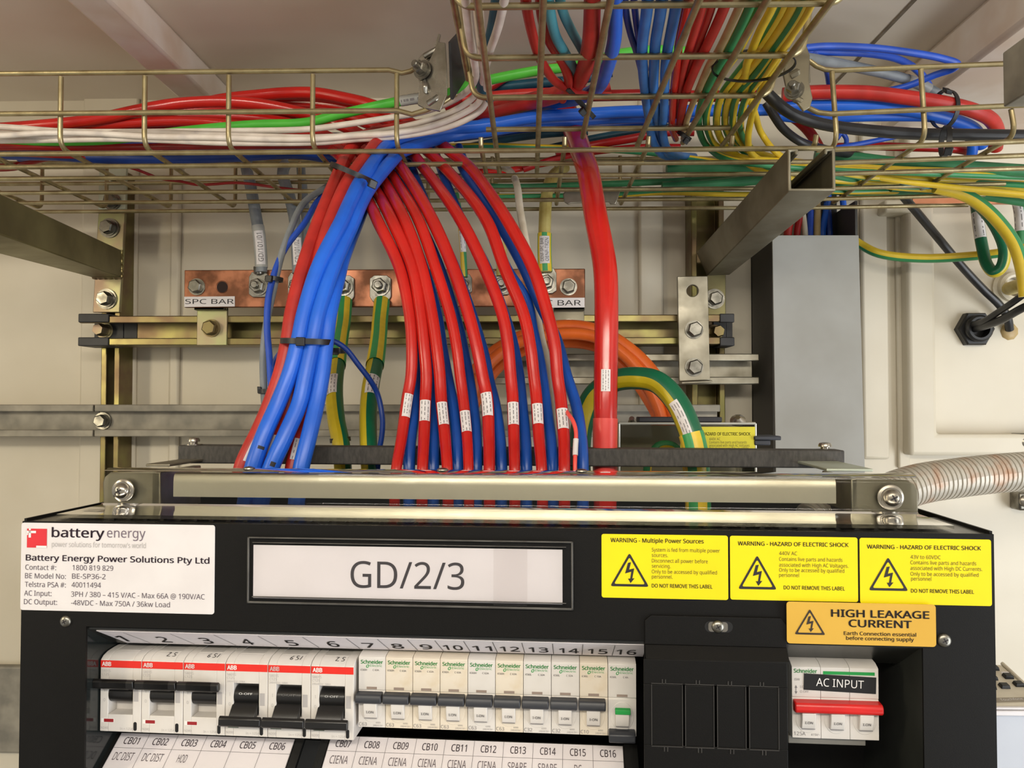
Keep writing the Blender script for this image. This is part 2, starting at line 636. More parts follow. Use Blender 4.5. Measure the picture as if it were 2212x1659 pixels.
def wtrim(n, x0, x1, y0, y1, proud, bev=0.004):
    m = MB()
    Yf = WY - proud
    pbox(m, x0, y0, x1, y1, Yf, WY + 0.001)
    structure(m.build('trim_%d' % n, WALLP, bevel=bev))


# pressed ribs and frames of the container wall
wtrim(1, 158, 300, 195, 1760, 0.006)
wtrim(2, 352, 392, 195, 1760, 0.007)
wtrim(3, 1385, 1432, 195, 1760, 0.008)
m = MB()
pbox(m, 1866, 150, 1914, 992, WY - 0.007, WY + 0.001)
structure(m.build('trim_4', WALLP, bevel=0.0062))
wtrim(5, 1942, 1956, 150, 1012, 0.006, 0.0025)
# raised frame round the gland panel: upright and lower rail, mitred, with rounded faces
Yf = WY - 0.026
m = MB()
ua, ub = W(1966, 985, Yf), W(2026, 945, Yf)
r1, r2 = W(2026, 938, Yf), W(2500, 985, Yf)
zt = ZCEIL
m.prism([(ua.x, Yf, ua.z), (ua.x + 0.006, Yf, r2.z), (r2.x, Yf, r2.z), (r2.x, Yf, r1.z), (ub.x, Yf, r1.z), (ub.x, Yf, zt), (ua.x, Yf, zt)], (0, WY - Yf, 0))
structure(m.build('trim_6', WALLP, bevel=0.010))
# lower skirting band, left
m = MB()
pbox(m, -400, 1440, 60, 1624, WY - 0.012, WY)
structure(m.build('baseboard_back', STRUTG, bevel=0.003))

# ceiling beams and a sealed seam
zb = ZC + 0.396
m = MB().box((-0.456, YB, zb), (-0.414, WY, ZCEIL + 0.001))
structure(m.build('trim_7', BEAMP, bevel=0.004))
m = MB().box((0.494, YB, ZC + 0.379), (0.70, WY, ZCEIL + 0.001))
structure(m.build('trim_8', BEAMP, bevel=0.006))
m = MB().box((0.4155, YB, ZCEIL - 0.0015), (0.4195, WY, ZCEIL + 0.001))
structure(m.build('trim_9', SEAMP))


# ================================================================== struts
def cprof(w, d, t=0.0026, lip=0.0095, ret=0.006):
    hw = w / 2
    return [(-hw, 0), (hw, 0), (hw, d), (hw - lip, d), (hw - lip, d - ret), (hw - lip + t, d - ret), (hw - lip + t, d - t), (hw - t, d - t), (hw - t, t),
            (-hw + t, t), (-hw + t, d - t), (-hw + lip - t, d - t), (-hw + lip - t, d - ret), (-hw + lip, d - ret), (-hw + lip, d), (-hw, d)]


def strut(name, p0, p1, wdir, odir, w, d, m, parent=None, bev=0.0012, lip=0.0095):
    """slotted-channel section from p0 to p1 (centre of the web); open towards odir"""
    p0, p1, wdir, odir = V(p0), V(p1), V(wdir), V(odir)
    b = MB().prism([p0 + wdir * a + odir * c for a, c in cprof(w, d, lip=lip)], p1 - p0)
    return b.build(name, m, parent, origin=None if parent else p0, bevel=bev)


VY = 1.045                      # camera-side face of the upright struts (back against the wall)
HY = 1.004                      # camera-side face of the rails across them
OUT = (0, -1, 0)


def upright(x0, x1, ytop, ybot, label, m=ZINCY):
    a, b = W(x0, ybot, VY), W(x1, ytop, VY)
    cx = (a.x + b.x) / 2
    t = thing('upright_strut', label, 'strut', (cx, WY, a.z), 0, 'upright struts on the back wall')
    strut('channel', (cx, WY, a.z), (cx, WY, W(600, 362, VY).z), (1, 0, 0), OUT, b.x - a.x, WY - VY, m, t, lip=0.0078)
    return t


upright(206, 266, 150, 1700, 'upright yellow zinc strut at left, bolted to the cream wall behind the left bracket arm')
upright(1500, 1562, 150, 1700, 'upright yellow zinc strut beside the grey duct, behind the plate with the round hole')


def rail(x0, x1, ya, yb, Yf, Yb, label, mats, group=None, lip=0.0095, splits=()):
    a, b = W(x0, yb, Yf), W(x1, ya, Yf)
    cz = (a.z + b.z) / 2
    t = thing('wall_rail', label, 'rail', (a.x, Yb, cz), 0, group)
    strut('channel', (a.x, Yb, cz), (b.x, Yb, cz), (0, 0, 1), OUT, b.z - a.z, Yb - Yf, mats, t, lip=lip)
    return t


r1_ = rail(170, 1585, 679, 746, HY, VY, 'yellow zinc channel rail behind and below the copper bar', ZINCY)
# dark painted end sleeves of that rail
for nm, xa, xb in (('painted_end', 170, 236), ('painted_end', 1556, 1586)):
    a, b = W(xa, 746.6, HY - 0.0006), W(xb, 678.4, HY - 0.0006)
    cz = (a.z + b.z) / 2
    o = strut(nm, (a.x - 0.0006, VY - 0.002, cz), (b.x, VY - 0.002, cz), (0, 0, 1), OUT, b.z - a.z + 0.001, VY - HY, STRUTD, r1_, lip=0.0115)
    o['label'] = 'dark painted end of the rail'
for xa, xb in ((204, 296), (1556, 1582)):
    a, b = W(xa, 734, VY - .0035), W(xb, 692, VY - .0035)
    o = MB().box((a.x, VY - .0036, a.z), (b.x, VY - .0028, b.z)).build('painted_web', STRUTD, r1_)
    o['label'] = 'dark painted web at the rail end'
MB().hexbolt(W(227, 714, VY - 0.004), OUT, 0.0086, 0.016, 0.0118).build('bolt', ZINCG, r1_)
MB().hexbolt(W(1543, 719, VY - 0.004), OUT, 0.0085, 0.024, 0.011).build('bolt', ZINCY, r1_)
r2_ = rail(1052, 1640, 764, 830, 1.012, VY, 'silver channel rail just below the yellow rail, running behind the orange cables', GALV)
r3_ = rail(-700, 201, 874, 943, 1.026, VY - 0.0005, 'grey rail across the wall at left, left of the seam', STRUTG, 'grey rails across the wall')
r4_ = rail(203, 1556, 874, 943, 1.026, VY - 0.0005, 'long grey rail across the wall passing behind the black board, right of the seam', STRUTG, 'grey rails across the wall')
MB().hexbolt(W(223, 909, VY - 0.004), OUT, 0.0088, 0.008, 0.0118).build('bolt', CHROME, r4_)


def plate(mb, q, Y, t, hole=None):
    """flat plate from a pixel quad at depth Y with thickness t, optional round hole (px,py,r px)"""
    P = [W(x, y, Y) for x, y in q]
    if not hole:
        return mb.prism(P, (0, t, 0))
    hc = W(hole[0], hole[1], Y)
    hr = hole[2] * PXM(Y)
    n = 24
    ring = [hc + V((hr * math.cos(2 * PI * k / n), 0, hr * math.sin(2 * PI * k / n))) for k in range(n)]

    def edge(k):
        d = V((math.cos(2 * PI * k / n), 0, math.sin(2 * PI * k / n)))
        best = None
        for i in range(len(P)):
            p, q2 = P[i], P[(i + 1) % len(P)]
            e = q2 - p
            den = d.x * e.z - d.z * e.x
            if abs(den) < 1e-9:
                continue
            r = p - hc
            s_ = (r.x * e.z - r.z * e.x) / den
            u_ = (r.x * d.z - r.z * d.x) / den
            if s_ > 0 and -1e-6 <= u_ <= 1 + 1e-6 and (best is None or s_ < best):
                best = s_
        return hc + d * best

    # add the corners by snapping the nearest outline samples
    outl = [edge(k) for k in range(n)]
    for c in P:
        i = min(range(n), key=lambda k: (outl[k] - c).length)
        outl[i] = c
    D = V((0, t, 0))
    vs = ring + outl + [p + D for p in ring] + [p + D for p in outl]
    fs = []
    for k in range(n):
        k2 = (k + 1) % n
        fs += [(k, k2, n + k2, n + k), (2 * n + k2, 2 * n + k, 3 * n + k, 3 * n + k2), (n + k, n + k2, 3 * n + k2, 3 * n + k), (k2, k, 2 * n + k, 2 * n + k2)]
    return mb.add(vs, fs)


# ---- cantilever arms
def arm(label, qb, Yb, qf, Yf, mt, base_q, base_m, bolts, weld=True):
    """qb, qf: pixel quads BL, BR, TR, TL of the arm's wall end and free end"""
    B = [W(x, y, Yb) for x, y in qb]
    F = [W(x, y, Yf) for x, y in qf]
    c = sum(B, V()) / 4
    t = thing('bracket_arm', label, 'bracket', c, 0, 'bracket arms under the cable trays')

    def bil(Q, a, b):
        return Q[0] * (1 - a) * (1 - b) + Q[1] * a * (1 - b) + Q[2] * a * b + Q[3] * (1 - a) * b

    pr = [(a / 0.041 + 0.5, b / 0.041) for a, b in cprof(0.041, 0.041, 0.0028, 0.0095, 0.006)]
    m = MB()
    n = len(pr)
    vs = [bil(B, a, b) for a, b in pr] + [bil(F, a, b) for a, b in pr]
    m.add(vs, [tuple(range(n)), tuple(range(2 * n - 1, n - 1, -1))] + [(i, i + n, (i + 1) % n + n, (i + 1) % n) for i in range(n)])
    m.build('channel_arm', mt, t, bevel=0.0014)
    pm = plate(MB(), base_q, VY - 0.0055, 0.0055)
    pm.build('base_plate', base_m, t, bevel=0.001)
    if weld:
        wb = MB()
        for p, q in ((B[0], B[1]), (B[1], B[2])):
            wb.tube([p.lerp(q, k / 14) + V((0, -0.002, 0)) for k in range(15)], [0.0022 + 0.0007 * math.sin(k * 2.4) for k in range(15)], 7)
        wb.build('weld_seam', ZINCY, t)
    for x, y, r in bolts:
        MB().hexbolt(W(x, y, VY - 0.0055), OUT, r * .9, 0.009, r * 1.3, 0.002).build('bolt', CHROME, t)
    return t


arm('olive zinc bracket arm reaching out under the left end of the cable tray',
    [(202, 600), (264, 600), (264, 541), (202, 541)], VY - 0.006, [(-112, 520), (-4, 505), (-4, 416), (-112, 425)], 0.722,
    ZINCO, [(200, 675), (258, 675), (270, 460), (212, 460)], ZINCG, [(237, 493, 0.0105), (231, 646, 0.0108)])
arm('grey steel bracket arm with open square end, under the right end of the cable tray',
    [(1527, 596), (1576, 594), (1566, 543), (1504, 546)], VY - 0.004, [(1703, 413), (1806, 412), (1805, 319), (1701, 321)], 0.716,
    ARMG, [(1527, 682), (1568, 682), (1568, 560), (1527, 560)], ZINCO, [(1543, 646, 0.0105)], weld=False)
# pale plate above the left arm
t = thing('wall_plate', 'pale zinc plate with a small hole above the left bracket arm, seen through the tray', 'plate', W(242, 452, VY), 0)
plate(MB(), [(212, 452), (271, 452), (273, 362), (214, 362)], VY - 0.005, 0.005, (249, 389, 10)).build('plate', ZPALE, t, bevel=0.0008)
MB().hexbolt(W(243, 436, VY - 0.005), OUT, 0.009, 0.008, 0.012).build('bolt', CHROME, t)
# silver plate with hole, right
t = thing('wall_plate', 'silver steel plate with a round hole and two bolts, left of the grey duct', 'plate', W(1498, 825, 0.988), 0)
m = plate(MB(), [(1468, 825), (1534, 822), (1529, 596), (1463, 597)], 0.985, 0.006, (1496, 628, 12.5))
m.build('plate', GALV, t, bevel=0.0009)
P0, P1 = W(1468, 825, 0.985), W(1534, 822, 0.985)
MB().hexa([P0 + V((0, -0.012, -0.003)), P1 + V((0, -0.012, -0.003)), P1 + V((0, 0.006, -0.003)), P0 + V((0, 0.006, -0.003)),
           P0 + V((0, -0.012, 0.0)), P1 + V((0, -0.012, 0)), P1 + V((0, 0.006, 0)), P0 + V((0, 0.006, 0))]).build('bent_lip', GALV, t, bevel=0.0008)
for y in (712, 793):
    MB().hexbolt(W(1499, y, 0.985), OUT, 0.0098, 0.007, 0.0118).build('bolt', CHROME, t)

# ================================================================== copper earth bar
CY = 0.984
m = MB()
a, b = W(397, 664, CY), W(1264, 580, CY)
t = thing('copper_earth_bar', 'tarnished copper bar drilled and bolted with cable lugs across the middle of the wall', 'busbar', (a.x, CY + 0.006, a.z), 0)
m.box((a.x, CY, a.z), (b.x, CY + 0.0065, b.z)).build('bar', COPPER, t, bevel=0.0012)
for x in (426, 1228):
    MB().hexbolt(W(x, 620, CY), OUT, 0.0088, 0.007, 0.011).build('bolt', CHROME, t)
h = W(480, 620, CY - 0.0002)
MB().lathe([(0.0, 0), (0.0072, 0.0)], h, OUT, 24, caps=False).build('bolt_hole', mat('hole_dark', (40, 22, 18), 0.8), t)
MB().lathe([(0.0072, 0), (0.0078, 0.0003), (0.0084, 0.0)], h, OUT, 24, caps=False).build('hole_rim', COPPER, t)


def label_plate(parent, q, Y, s, tx0, tx1, yb, h):
    m = MB()
    P = [W(x, y, Y) for x, y in q]
    m.prism(P, (0, 0.0006, 0))
    lb = m.build('name_label', STICKW, parent)
    lb['label'] = 'white printed label'
    tm = MB()
    O, E = W(tx0, yb, Y - 0.0003), W(tx1, yb, Y - 0.0003)
    text(tm, s, O, (1, 0, 0), (0, 0, 1), (E - O).length, h * PXM(Y), 0.004)
    tm.build('printed_text', INK, lb, smooth=False)


label_plate(t, [(398, 663), (507, 662), (507, 640), (398, 641)], CY - 0.0008, 'SPC BAR', 400, 505, 656.5, 10.5)
label_plate(t, [(1141, 665), (1263, 664), (1263, 643), (1141, 644)], CY - 0.0008, 'SPC BAR', 1146, 1255, 660, 11.5)
for x0, x1 in ((425, 491), (1196, 1262)):
    brk = MB()
    a, b = W(x0, 746, HY - 0.004), W(x1, 664, HY - 0.004)
    brk.box((a.x, HY - 0.0045, a.z), (b.x, HY, b.z))
    brk.box((a.x, CY + 0.0065, b.z - 0.0045), (b.x, HY, b.z))
    brk.box((a.x, CY + 0.0065, b.z - 0.0045), (b.x, CY + 0.011, b.z + 0.03))
    o = brk.build('support_bracket', ZINCG if x0 < 800 else ARMG, t, bevel=0.0008)
    MB().hexbolt(W((x0 + x1) / 2 - 1, 709, HY - 0.0045), OUT, 0.0098, 0.008, 0.0118).build('bolt', ZINCY if x0 < 800 else CHROME, o)


def lug(x, y, up, w=42, mt=CHROME, group='cable lugs on the copper bar', label=''):
    """crimped lug with stud and nut; palm on the bar, barrel up or down"""
    O = W(x, y, CY)
    t = thing('cable_lug', label, 'cable lug', O, 0, group)
    s = 1 if up else -1
    hw = w * PXM(CY) / 2
    m = MB()
    m.prism([O + V((-hw, -0.0006, -s * hw * 0.75)), O + V((-hw * 0.6, -0.0006, -s * hw * 1.05)), O + V((hw * 0.6, -0.0006, -s * hw * 1.05)), O + V((hw, -0.0006, -s * hw * 0.75)),
             O + V((hw, -0.0006, s * hw * 0.95)), O + V((hw * 0.7, -0.0006, s * hw * 1.45)), O + V((-hw * 0.7, -0.0006, s * hw * 1.45)), O + V((-hw, -0.0006, s * hw * 0.95))], (0, -0.0045, 0))
    m.tube([O + V((0, -0.005, s * hw * 1.3)), O + V((0, -0.007, s * hw * 1.7)), O + V((0, -0.0075, s * hw * 1.95))], [hw * 0.5, hw * 0.46, hw * 0.46], 14)
    m.build('palm', mt, t, bevel=0.0008)
    MB().hexbolt(O + V((0, -0.0052, 0)), OUT, hw * 0.72, 0.007, hw * 0.92, 0.0022, 0.007).build('nut', CHROME, t)
    return t


lug(562, 620, True, 44, label='cable lug under the grey cable at the left of the copper bar')
lug(645, 620, True, 42, label='cable lug half hidden behind the red and blue bundle on the copper bar')
lug(744, 620, False, 46, label='cable lug with its barrel down, just right of the blue bundle')
lug(823, 620, False, 46, label='cable lug with its barrel down, between the blue bundle and the red fan')
lug(1003, 618, True, 34, label='cable lug of the thin striped earth wire, between the red fan cables')
lug(1084, 616, True, 42, label='cable lug of the yellowed earth cable, behind the red fan')
lug(1180, 612, True, 44, label='cable lug at the right end of the copper bar, under the taped yellow cable')
MB().hexbolt(W(930, 620, CY), OUT, 0.0075, 0.006, 0.0105).build('bolt', CHROME, bpy.data.objects['copper_earth_bar'])

# second earth bar, on the right wall behind the tray end
t = thing('copper_earth_bar', 'short bright copper bar on the right wall behind the cut tray end', 'busbar', W(1972, 447, 1.05), 0)
m = MB()
pbox(m, 1972, 420, 2204, 441, 1.045, 1.052)
m.build('bar', COPN, t, bevel=0.001)
m = MB()
pbox(m, 1912, 430, 1992, 459, 1.056, WY)
m.build('insulator_block', OFFW, t, bevel=0.003)
m = MB()
pbox(m, 1960, 424, 1990, 446, 1.052, 1.06)
m.build('bar_foot', COPN, t, bevel=0.001)

# ================================================================== grey cable duct
def duct():
    Yf = 0.99
    a, b = W(1672, 1150, Yf), W(1860, 508, Yf)
    x0, x1, z0, z1 = a.x, b.x, a.z, b.z
    t = thing('cable_duct', 'tall grey plastic cable duct on the wall, open at the top', 'cable duct', ((x0 + x1) / 2, WY, z0), 0)
    q = [W(1678, 1150, Yf), W(1872, 1150, Yf), W(1855, 508, Yf), W(1668, 508, Yf)]
    MB().prism([V((p.x, Yf, p.z)) for p in q], (0, 0.0025, 0)).build('front_cover', DUCTG, t, bevel=0.0006)
    m = MB()
    m.box((x0 + 0.001, Yf + 0.003, z0), (x0 + 0.004, WY, z1 + 0.012))
    m.box((x1 - 0.006, Yf + 0.003, z0), (x1 - 0.003, WY, z1 + 0.045))
    m.box((x0 + 0.001, WY - 0.004, z0), (x1 - 0.003, WY - 0.001, z1 + 0.012))
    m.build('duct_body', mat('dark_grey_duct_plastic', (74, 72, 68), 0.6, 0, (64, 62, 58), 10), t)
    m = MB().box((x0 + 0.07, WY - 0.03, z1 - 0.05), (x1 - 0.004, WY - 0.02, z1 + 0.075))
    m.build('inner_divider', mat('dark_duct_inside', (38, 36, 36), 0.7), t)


duct()

# ================================================================== wire-mesh cable trays
HZ = 0.249                      # tray bottom above the camera
R5 = 0.0025


def arcpts(a, b, c, r, n=6):
    """polyline corner a-b-c rounded with radius r"""
    a, b, c = V(a), V(b), V(c)
    u, v = (a - b).normalized(), (c - b).normalized()
    p, q = b + u * r, b + v * r
    out = []
    for k in range(n + 1):
        s = k / n
        out.append(p * (1 - s) ** 2 + b * 2 * s * (1 - s) + q * s * s)
    return out


def wire(parent, pts, name, r=R5):
    return MB().tube(pts, r, 10).build(name, WIRE, parent)


tray = thing('wire_mesh_tray', 'long yellow passivated wire mesh cable tray running across the photo at left and centre', 'cable tray', W(0, 326, 0.76), 0)
bot = [326.5, 355, 380.5, 411.5, 433.5, 453]
xl = -700
ends = [1700, 1690, 1672, 1640, 1600, 1560]
TY = []
for y in bot:
    p = WZ(900, y, HZ)
    TY.append(p.y)
for i, Y in enumerate(TY):
    a, b = W(xl, 500, Y), W(1800 if i < 3 else 1740, 500, Y)
    wire(tray, [(a.x, Y, ZC + HZ), (b.x, Y, ZC + HZ)], 'long_wire')
FY = TY[0] - 0.003
BYY = TY[5] + 0.004
# front side wires: top one and middle one, both curling up into the clamp
zt = W(0, 159, FY).z
zm = W(0, 250, FY).z
a = W(xl, 200, FY).x
wire(tray, [(a, FY, zt), (W(840, 159, FY).x, FY, zt), W(868, 158, FY), W(886, 154, FY), W(900, 146, FY), W(915, 134, FY - 0.002)], 'long_wire')
wire(tray, [(a, FY - 0.005, zm), (W(860, 250, FY).x, FY - 0.005, zm), W(890, 247, FY - 0.005), W(920, 238, FY - 0.005), W(950, 225, FY - 0.004), W(985, 203, FY)], 'long_wire')
# back side wires
for py in (346, 392):
    z = W(900, py, BYY).z
    b = W(1560, 400, BYY).x
    wire(tray, [(W(xl, 400, BYY).x, BYY, z), (b, BYY, z)], 'long_wire')
zbt = W(900, 340, BYY).z
for i in range(-5, 10):
    x = W(130.5 + 181.6 * i, 250, FY).x
    zc = ZC + HZ + 0.005
    if i <= 4:
        pts = [(x, FY, zt - 0.004)] + arcpts((x, FY, zt), (x, FY, zc), (x, BYY, zc), 0.014)
    else:
        pts = [(x, FY + 0.002, zc + 0.008)] + arcpts((x, FY + 0.002, zc + 0.009), (x, FY + 0.006, zc), (x, BYY, zc), 0.003)
    if i < 8:
        pts += arcpts((x, FY, zc), (x, BYY, zc), (x, BYY, zbt), 0.012) + [(x, BYY, zbt)]
    wire(tray, pts, 'cross_wire')

# right-hand length, turned a little towards the camera
rt = thing('wire_mesh_tray', 'short wire mesh tray length at upper right with cut wire ends', 'cable tray', W(1800, 323, 0.757), 0)
for (x0, y0, x1, y1) in ((1765, 324.5, 2330, 300), (1780, 353, 2330, 331), (1790, 376, 2330, 360), (1790, 407, 2171, 397), (1772, 430, 2128, 421), (1742, 449, 2091, 443)):
    wire(rt, [WZ(x0, y0, HZ), WZ(x1, y1, HZ)], 'long_wire')
ya, yb = WZ(1807, 322.5, HZ).y - 0.003, WZ(2212, 305, HZ).y - 0.003
kk = (yb - ya) / 405.0


def RY(x):
    return ya + kk * (x - 1807)


wire(rt, [W(1748, 131, RY(1748)), W(1764, 143, RY(1764)), W(1782, 150, RY(1782)), W(1805, 152, RY(1805)), W(2340, 131, RY(2340))], 'long_wire')
wire(rt, [W(1722, 216, RY(1722) - .004), W(1746, 233, RY(1746) - .004), W(1768, 243, RY(1768) - .004), W(1795, 246, RY(1795) - .005), W(2340, 221, RY(2340) - .005)], 'long_wire')
for xt, top, xb, far in ((1797, 155, 1808, 0.30), (1989, 150, 1999, 0.25), (2184, 236, 2194, 0.20)):
    p0 = W(xt, top, RY(xt))
    zc = ZC + HZ + 0.005
    pb = W(xb, 300, RY(xb))
    pm = V((pb.x, pb.y, zc))
    pe = V((pb.x + 0.004, BYY - 0.01 if far > 0.22 else BYY - 0.07, zc))
    wire(rt, [p0] + arcpts(p0, pm, pe, 0.014) + [pe], 'cross_wire')

# tray that comes overhead towards the camera
ot = thing('wire_mesh_tray', 'wire mesh tray crossing on top, running overhead towards the camera full of cables', 'cable tray', (0.09, 0.5, ZC + 0.268), 0)
OZ = 0.268
bars = [(0.288, 0), (0.366, 0), (0.444, 0), (0.522, 0), (0.601, 0), (0.680, 0), (0.760, 0)]
xa, xb = -0.0490, 0.2145
for k, (Y, _) in enumerate(bars):
    z = ZC + OZ + R5 * 2 - 0.0005
    top = z + 0.062
    if k < 6:
        pts = [(xa - 0.010, Y, top)] + arcpts((xa - 0.010, Y, top), (xa, Y, z), (xb, Y, z), 0.012) + arcpts((xa, Y, z), (xb, Y, z), (xb + 0.010, Y, top), 0.012) + [(xb + 0.010, Y, top)]
    else:
        p, q = W(1050, 285, Y), W(1577, 287, Y)
        pts = [(p.x, Y, z), (q.x, Y, z)]
    wire(ot, pts, 'cross_wire')
for (x0, y0, x1, y1, ye) in ((1035, 25, 1060, 230, 0.905), (1173.6, 25, 1164, 230, 0.905), (1314.5, 25, 1271.5, 230, 0.77), (1504, 12, 1420, 215, 0.80), (1651, 12, 1529, 215, 0.79), (1790, 12, 1633.7, 215, 0.80)):
    X = 0.5 * ((WZ(x0, y0, OZ)).x + (WZ(x1, y1, OZ)).x)
    wire(ot, [(X, 0.24, ZC + OZ), (X, ye, ZC + OZ)], 'long_wire', 0.0027)
for X, dz in ((xa - 0.0135, 0.070), (xa - 0.0065, 0.030), (xb + 0.0115, 0.066)):
    wire(ot, [(X, 0.24, ZC + OZ + dz), (X, 0.765 if dz > .04 else 0.70, ZC + OZ + dz)], 'long_wire', 0.0027)

# clamps joining the trays
def clamp(label, poly, Y, boltxy, ridges, mt, hook):
    t = thing('tray_clamp', label, 'clamp', W(poly[0][0], poly[0][1], Y), 0)
    m = MB()
    m.prism([W(x, y, Y - (0.010 if x > hook else 0)) for x, y in poly], (0, 0.003, 0))
    for (x0, y0, x1, y1, r) in ridges:
        m.tube([W(x0, y0, Y - 0.002), W((x0 + x1) / 2, (y0 + y1) / 2, Y - 0.005), W(x1, y1, Y - 0.002)], r, 8)
    m.build('pressed_plate', mt, t, bevel=0.001)
    MB().hexbolt(W(*boltxy, Y - 0.003), V((-0.45, -0.85, 0.1)), 0.0066, 0.006, 0.0095, 0.002, 0.006).build('bolt', CHROME, t)
    return t


c1 = clamp('shiny galvanised clamp with a bolt joining the left tray to the overhead tray',
           [(897, 136), (910, 118), (936, 106), (947, 72), (952, 74), (948, 90), (962, 92), (965, 140), (966, 205), (950, 240), (918, 234), (902, 226), (906, 180)], 0.742, (914, 152),
           [(916, 122, 955, 100, .003), (918, 176, 920, 200, .003), (925, 225, 955, 205, .0035), (955, 110, 958, 200, .0025)], DIECAST, 940)
m = MB()
m.prism([W(968, 90, 0.735), W(990, 66, 0.775), W(1004, 165, 0.775), W(972, 215, 0.735)], (0.003, 0.002, 0))
m.build('backing_plate', STRUTD, c1, bevel=0.0008)
clamp('grey cast clamp at the right corner joining the overhead tray to the right tray',
      [(1698, 128), (1722, 112), (1742, 96), (1750, 120), (1748, 175), (1756, 212), (1750, 232), (1736, 240), (1716, 214), (1700, 196), (1692, 160)], 0.742, (1716, 196),
      [(1712, 130, 1740, 112, .004), (1708, 165, 1735, 150, .0045), (1716, 212, 1746, 226, .004), (1742, 120, 1744, 180, .003)], ARMG, 1720)
t = thing('tray_coupler', 'galvanised coupler clipped under the tray behind the thick red cable', 'coupler', W(1280, 430, 0.92), 0)
m = MB()
m.prism([W(x, y, 0.90) for x, y in ((1219, 436), (1216, 420), (1222, 410), (1336, 407), (1340, 413), (1334, 432), (1330, 441), (1318, 441), (1316, 436), (1232, 439), (1228, 442))], (0, 0.003, 0))
m.build('pressed_plate', GALV, t, bevel=0.001)

# end of another grey support at the top right corner
t = thing('support_channel', 'grey metal channel end at the top right edge, in front of the right tray', 'support', W(2168, 232, 0.60), 0)
a, b = W(2167, 232, 0.60), W(2168, 114, 0.60)
MB().box((a.x, 0.36, a.z), (a.x + 0.042, 0.60, b.z)).build('channel_arm', STRUTG, t, bevel=0.0012)
# ================================================================== cables
def crm(P, n=10):
    """Catmull-Rom through (px, py, Y) control points"""
    if len(P) < 3:
        a, b = P[0], P[-1]
        return [tuple(a[i] + (b[i] - a[i]) * k / n for i in range(3)) for k in range(n + 1)]
    out = []
    Q = [tuple(2 * P[0][i] - P[1][i] for i in range(3))] + list(P) + [tuple(2 * P[-1][i] - P[-2][i] for i in range(3))]
    for k in range(1, len(Q) - 2):
        p0, p1, p2, p3 = Q[k - 1:k + 3]
        d = [max(1e-3, math.hypot(q[0] - p[0], q[1] - p[1], (q[2] - p[2]) * 1500) ** 0.5) for p, q in ((p0, p1), (p1, p2), (p2, p3))]
        t0, t1 = 0.0, d[0]
        t2 = t1 + d[1]
        t3 = t2 + d[2]
        for j in range(n):
            t = t1 + (t2 - t1) * j / n
            r = []
            for i in range(3):
                a1 = (t1 - t) / (t1 - t0) * p0[i] + (t - t0) / (t1 - t0) * p1[i]
                a2 = (t2 - t) / (t2 - t1) * p1[i] + (t - t1) / (t2 - t1) * p2[i]
                a3 = (t3 - t) / (t3 - t2) * p2[i] + (t - t2) / (t3 - t2) * p3[i]
                b1 = (t2 - t) / (t2 - t0) * a1 + (t - t0) / (t2 - t0) * a2
                b2 = (t3 - t) / (t3 - t1) * a2 + (t - t1) / (t3 - t1) * a3
                r.append((t2 - t) / (t2 - t1) * b1 + (t - t1) / (t2 - t1) * b2)
            out.append(tuple(r))
    out.append(tuple(P[-1]))
    return out


PATH = {}


def depths(P, z0=0.2785):
    """control points whose depth is None lie on the overhead tray, k mm above it when given as -k"""
    out = []
    for p in P:
        x, y, Y = p
        if Y is None or Y <= 0:
            Y = WZ(x, y, z0 + (-(Y or 0)) * 0.001).y
        out.append((x, y, Y))
    return out


def cable(name, P, wpx, m, label, cat='cable', group=None, n=18, off=0.0, res=9, r=None, ref=None):
    """wpx: width in photo pixels at reference control point (index ref, default the middle) -> one radius; list = width per control point"""
    P = depths(P)
    D = crm(P, res)
    pts = [W(*p) for p in D]
    if r is not None:
        rs = r
    elif isinstance(wpx, (list, tuple)):
        R = [wv * p[2] / FPX / 2 for wv, p in zip(wpx, P)]
        rs = []
        for k in range(len(D)):
            s = k / (len(D) - 1) * (len(P) - 1)
            i = min(int(s), len(P) - 2)
            f = s - i
            rs.append(R[i] * (1 - f) + R[i + 1] * f)
    else:
        rs = wpx * P[len(P) // 2 if ref is None else ref][2] / FPX / 2
    rl = list(rs) if isinstance(rs, list) else [rs] * len(D)
    # runs that leave the picture carry on along their tray
    go = V((0, -0.27, 0)) if D[0][1] < -20 else (V((-0.26, 0, 0)) if D[0][0] < -100 else None)
    if go:
        pts = [pts[0] + go * f for f in (1.0, 0.75, 0.5, 0.25)] + pts
        D = [(D[0][0] - 1e4, D[0][1] - 1e4, D[0][2])] * 4 + D
        rl = [rl[0]] * 4 + rl
        if go.y:
            off += 0.24
    if D[-1][1] < -20:
        pts = pts + [pts[-1] + V((0, -0.27, 0)) * f for f in (0.25, 0.5, 0.75, 1.0)]
        D = D + [(D[-1][0] - 1e4, D[-1][1] - 1e4, D[-1][2])] * 4
        rl = rl + [rl[-1]] * 4
    o = MB().tube(pts, rl, n, off).build(name, m, origin=pts[len(pts) // 2])
    tag(o, label, cat, group)
    PATH[o.name] = (D, pts, rl)
    return o


def span(o, ya, yb, axis=1):
    D, pts, rl = PATH[o.name]
    if axis == 2:      # fractions of the run instead of photo rows
        D = [(0, 0, i / (len(D) - 1)) for i in range(len(D))]
    lo, hi = min(ya, yb), max(ya, yb)
    idx = [i for i in range(len(D)) if lo - 1e-6 <= D[i][axis] <= hi + 1e-6]
    # resample the exact ends
    out = []
    for i in range(len(D) - 1):
        a, b = D[i][axis], D[i + 1][axis]
        for k in range(6):
            s = k / 6
            v = a + (b - a) * s
            if lo <= v <= hi:
                out.append((pts[i].lerp(pts[i + 1], s), rl[i] * (1 - s) + rl[i + 1] * s))
    return out


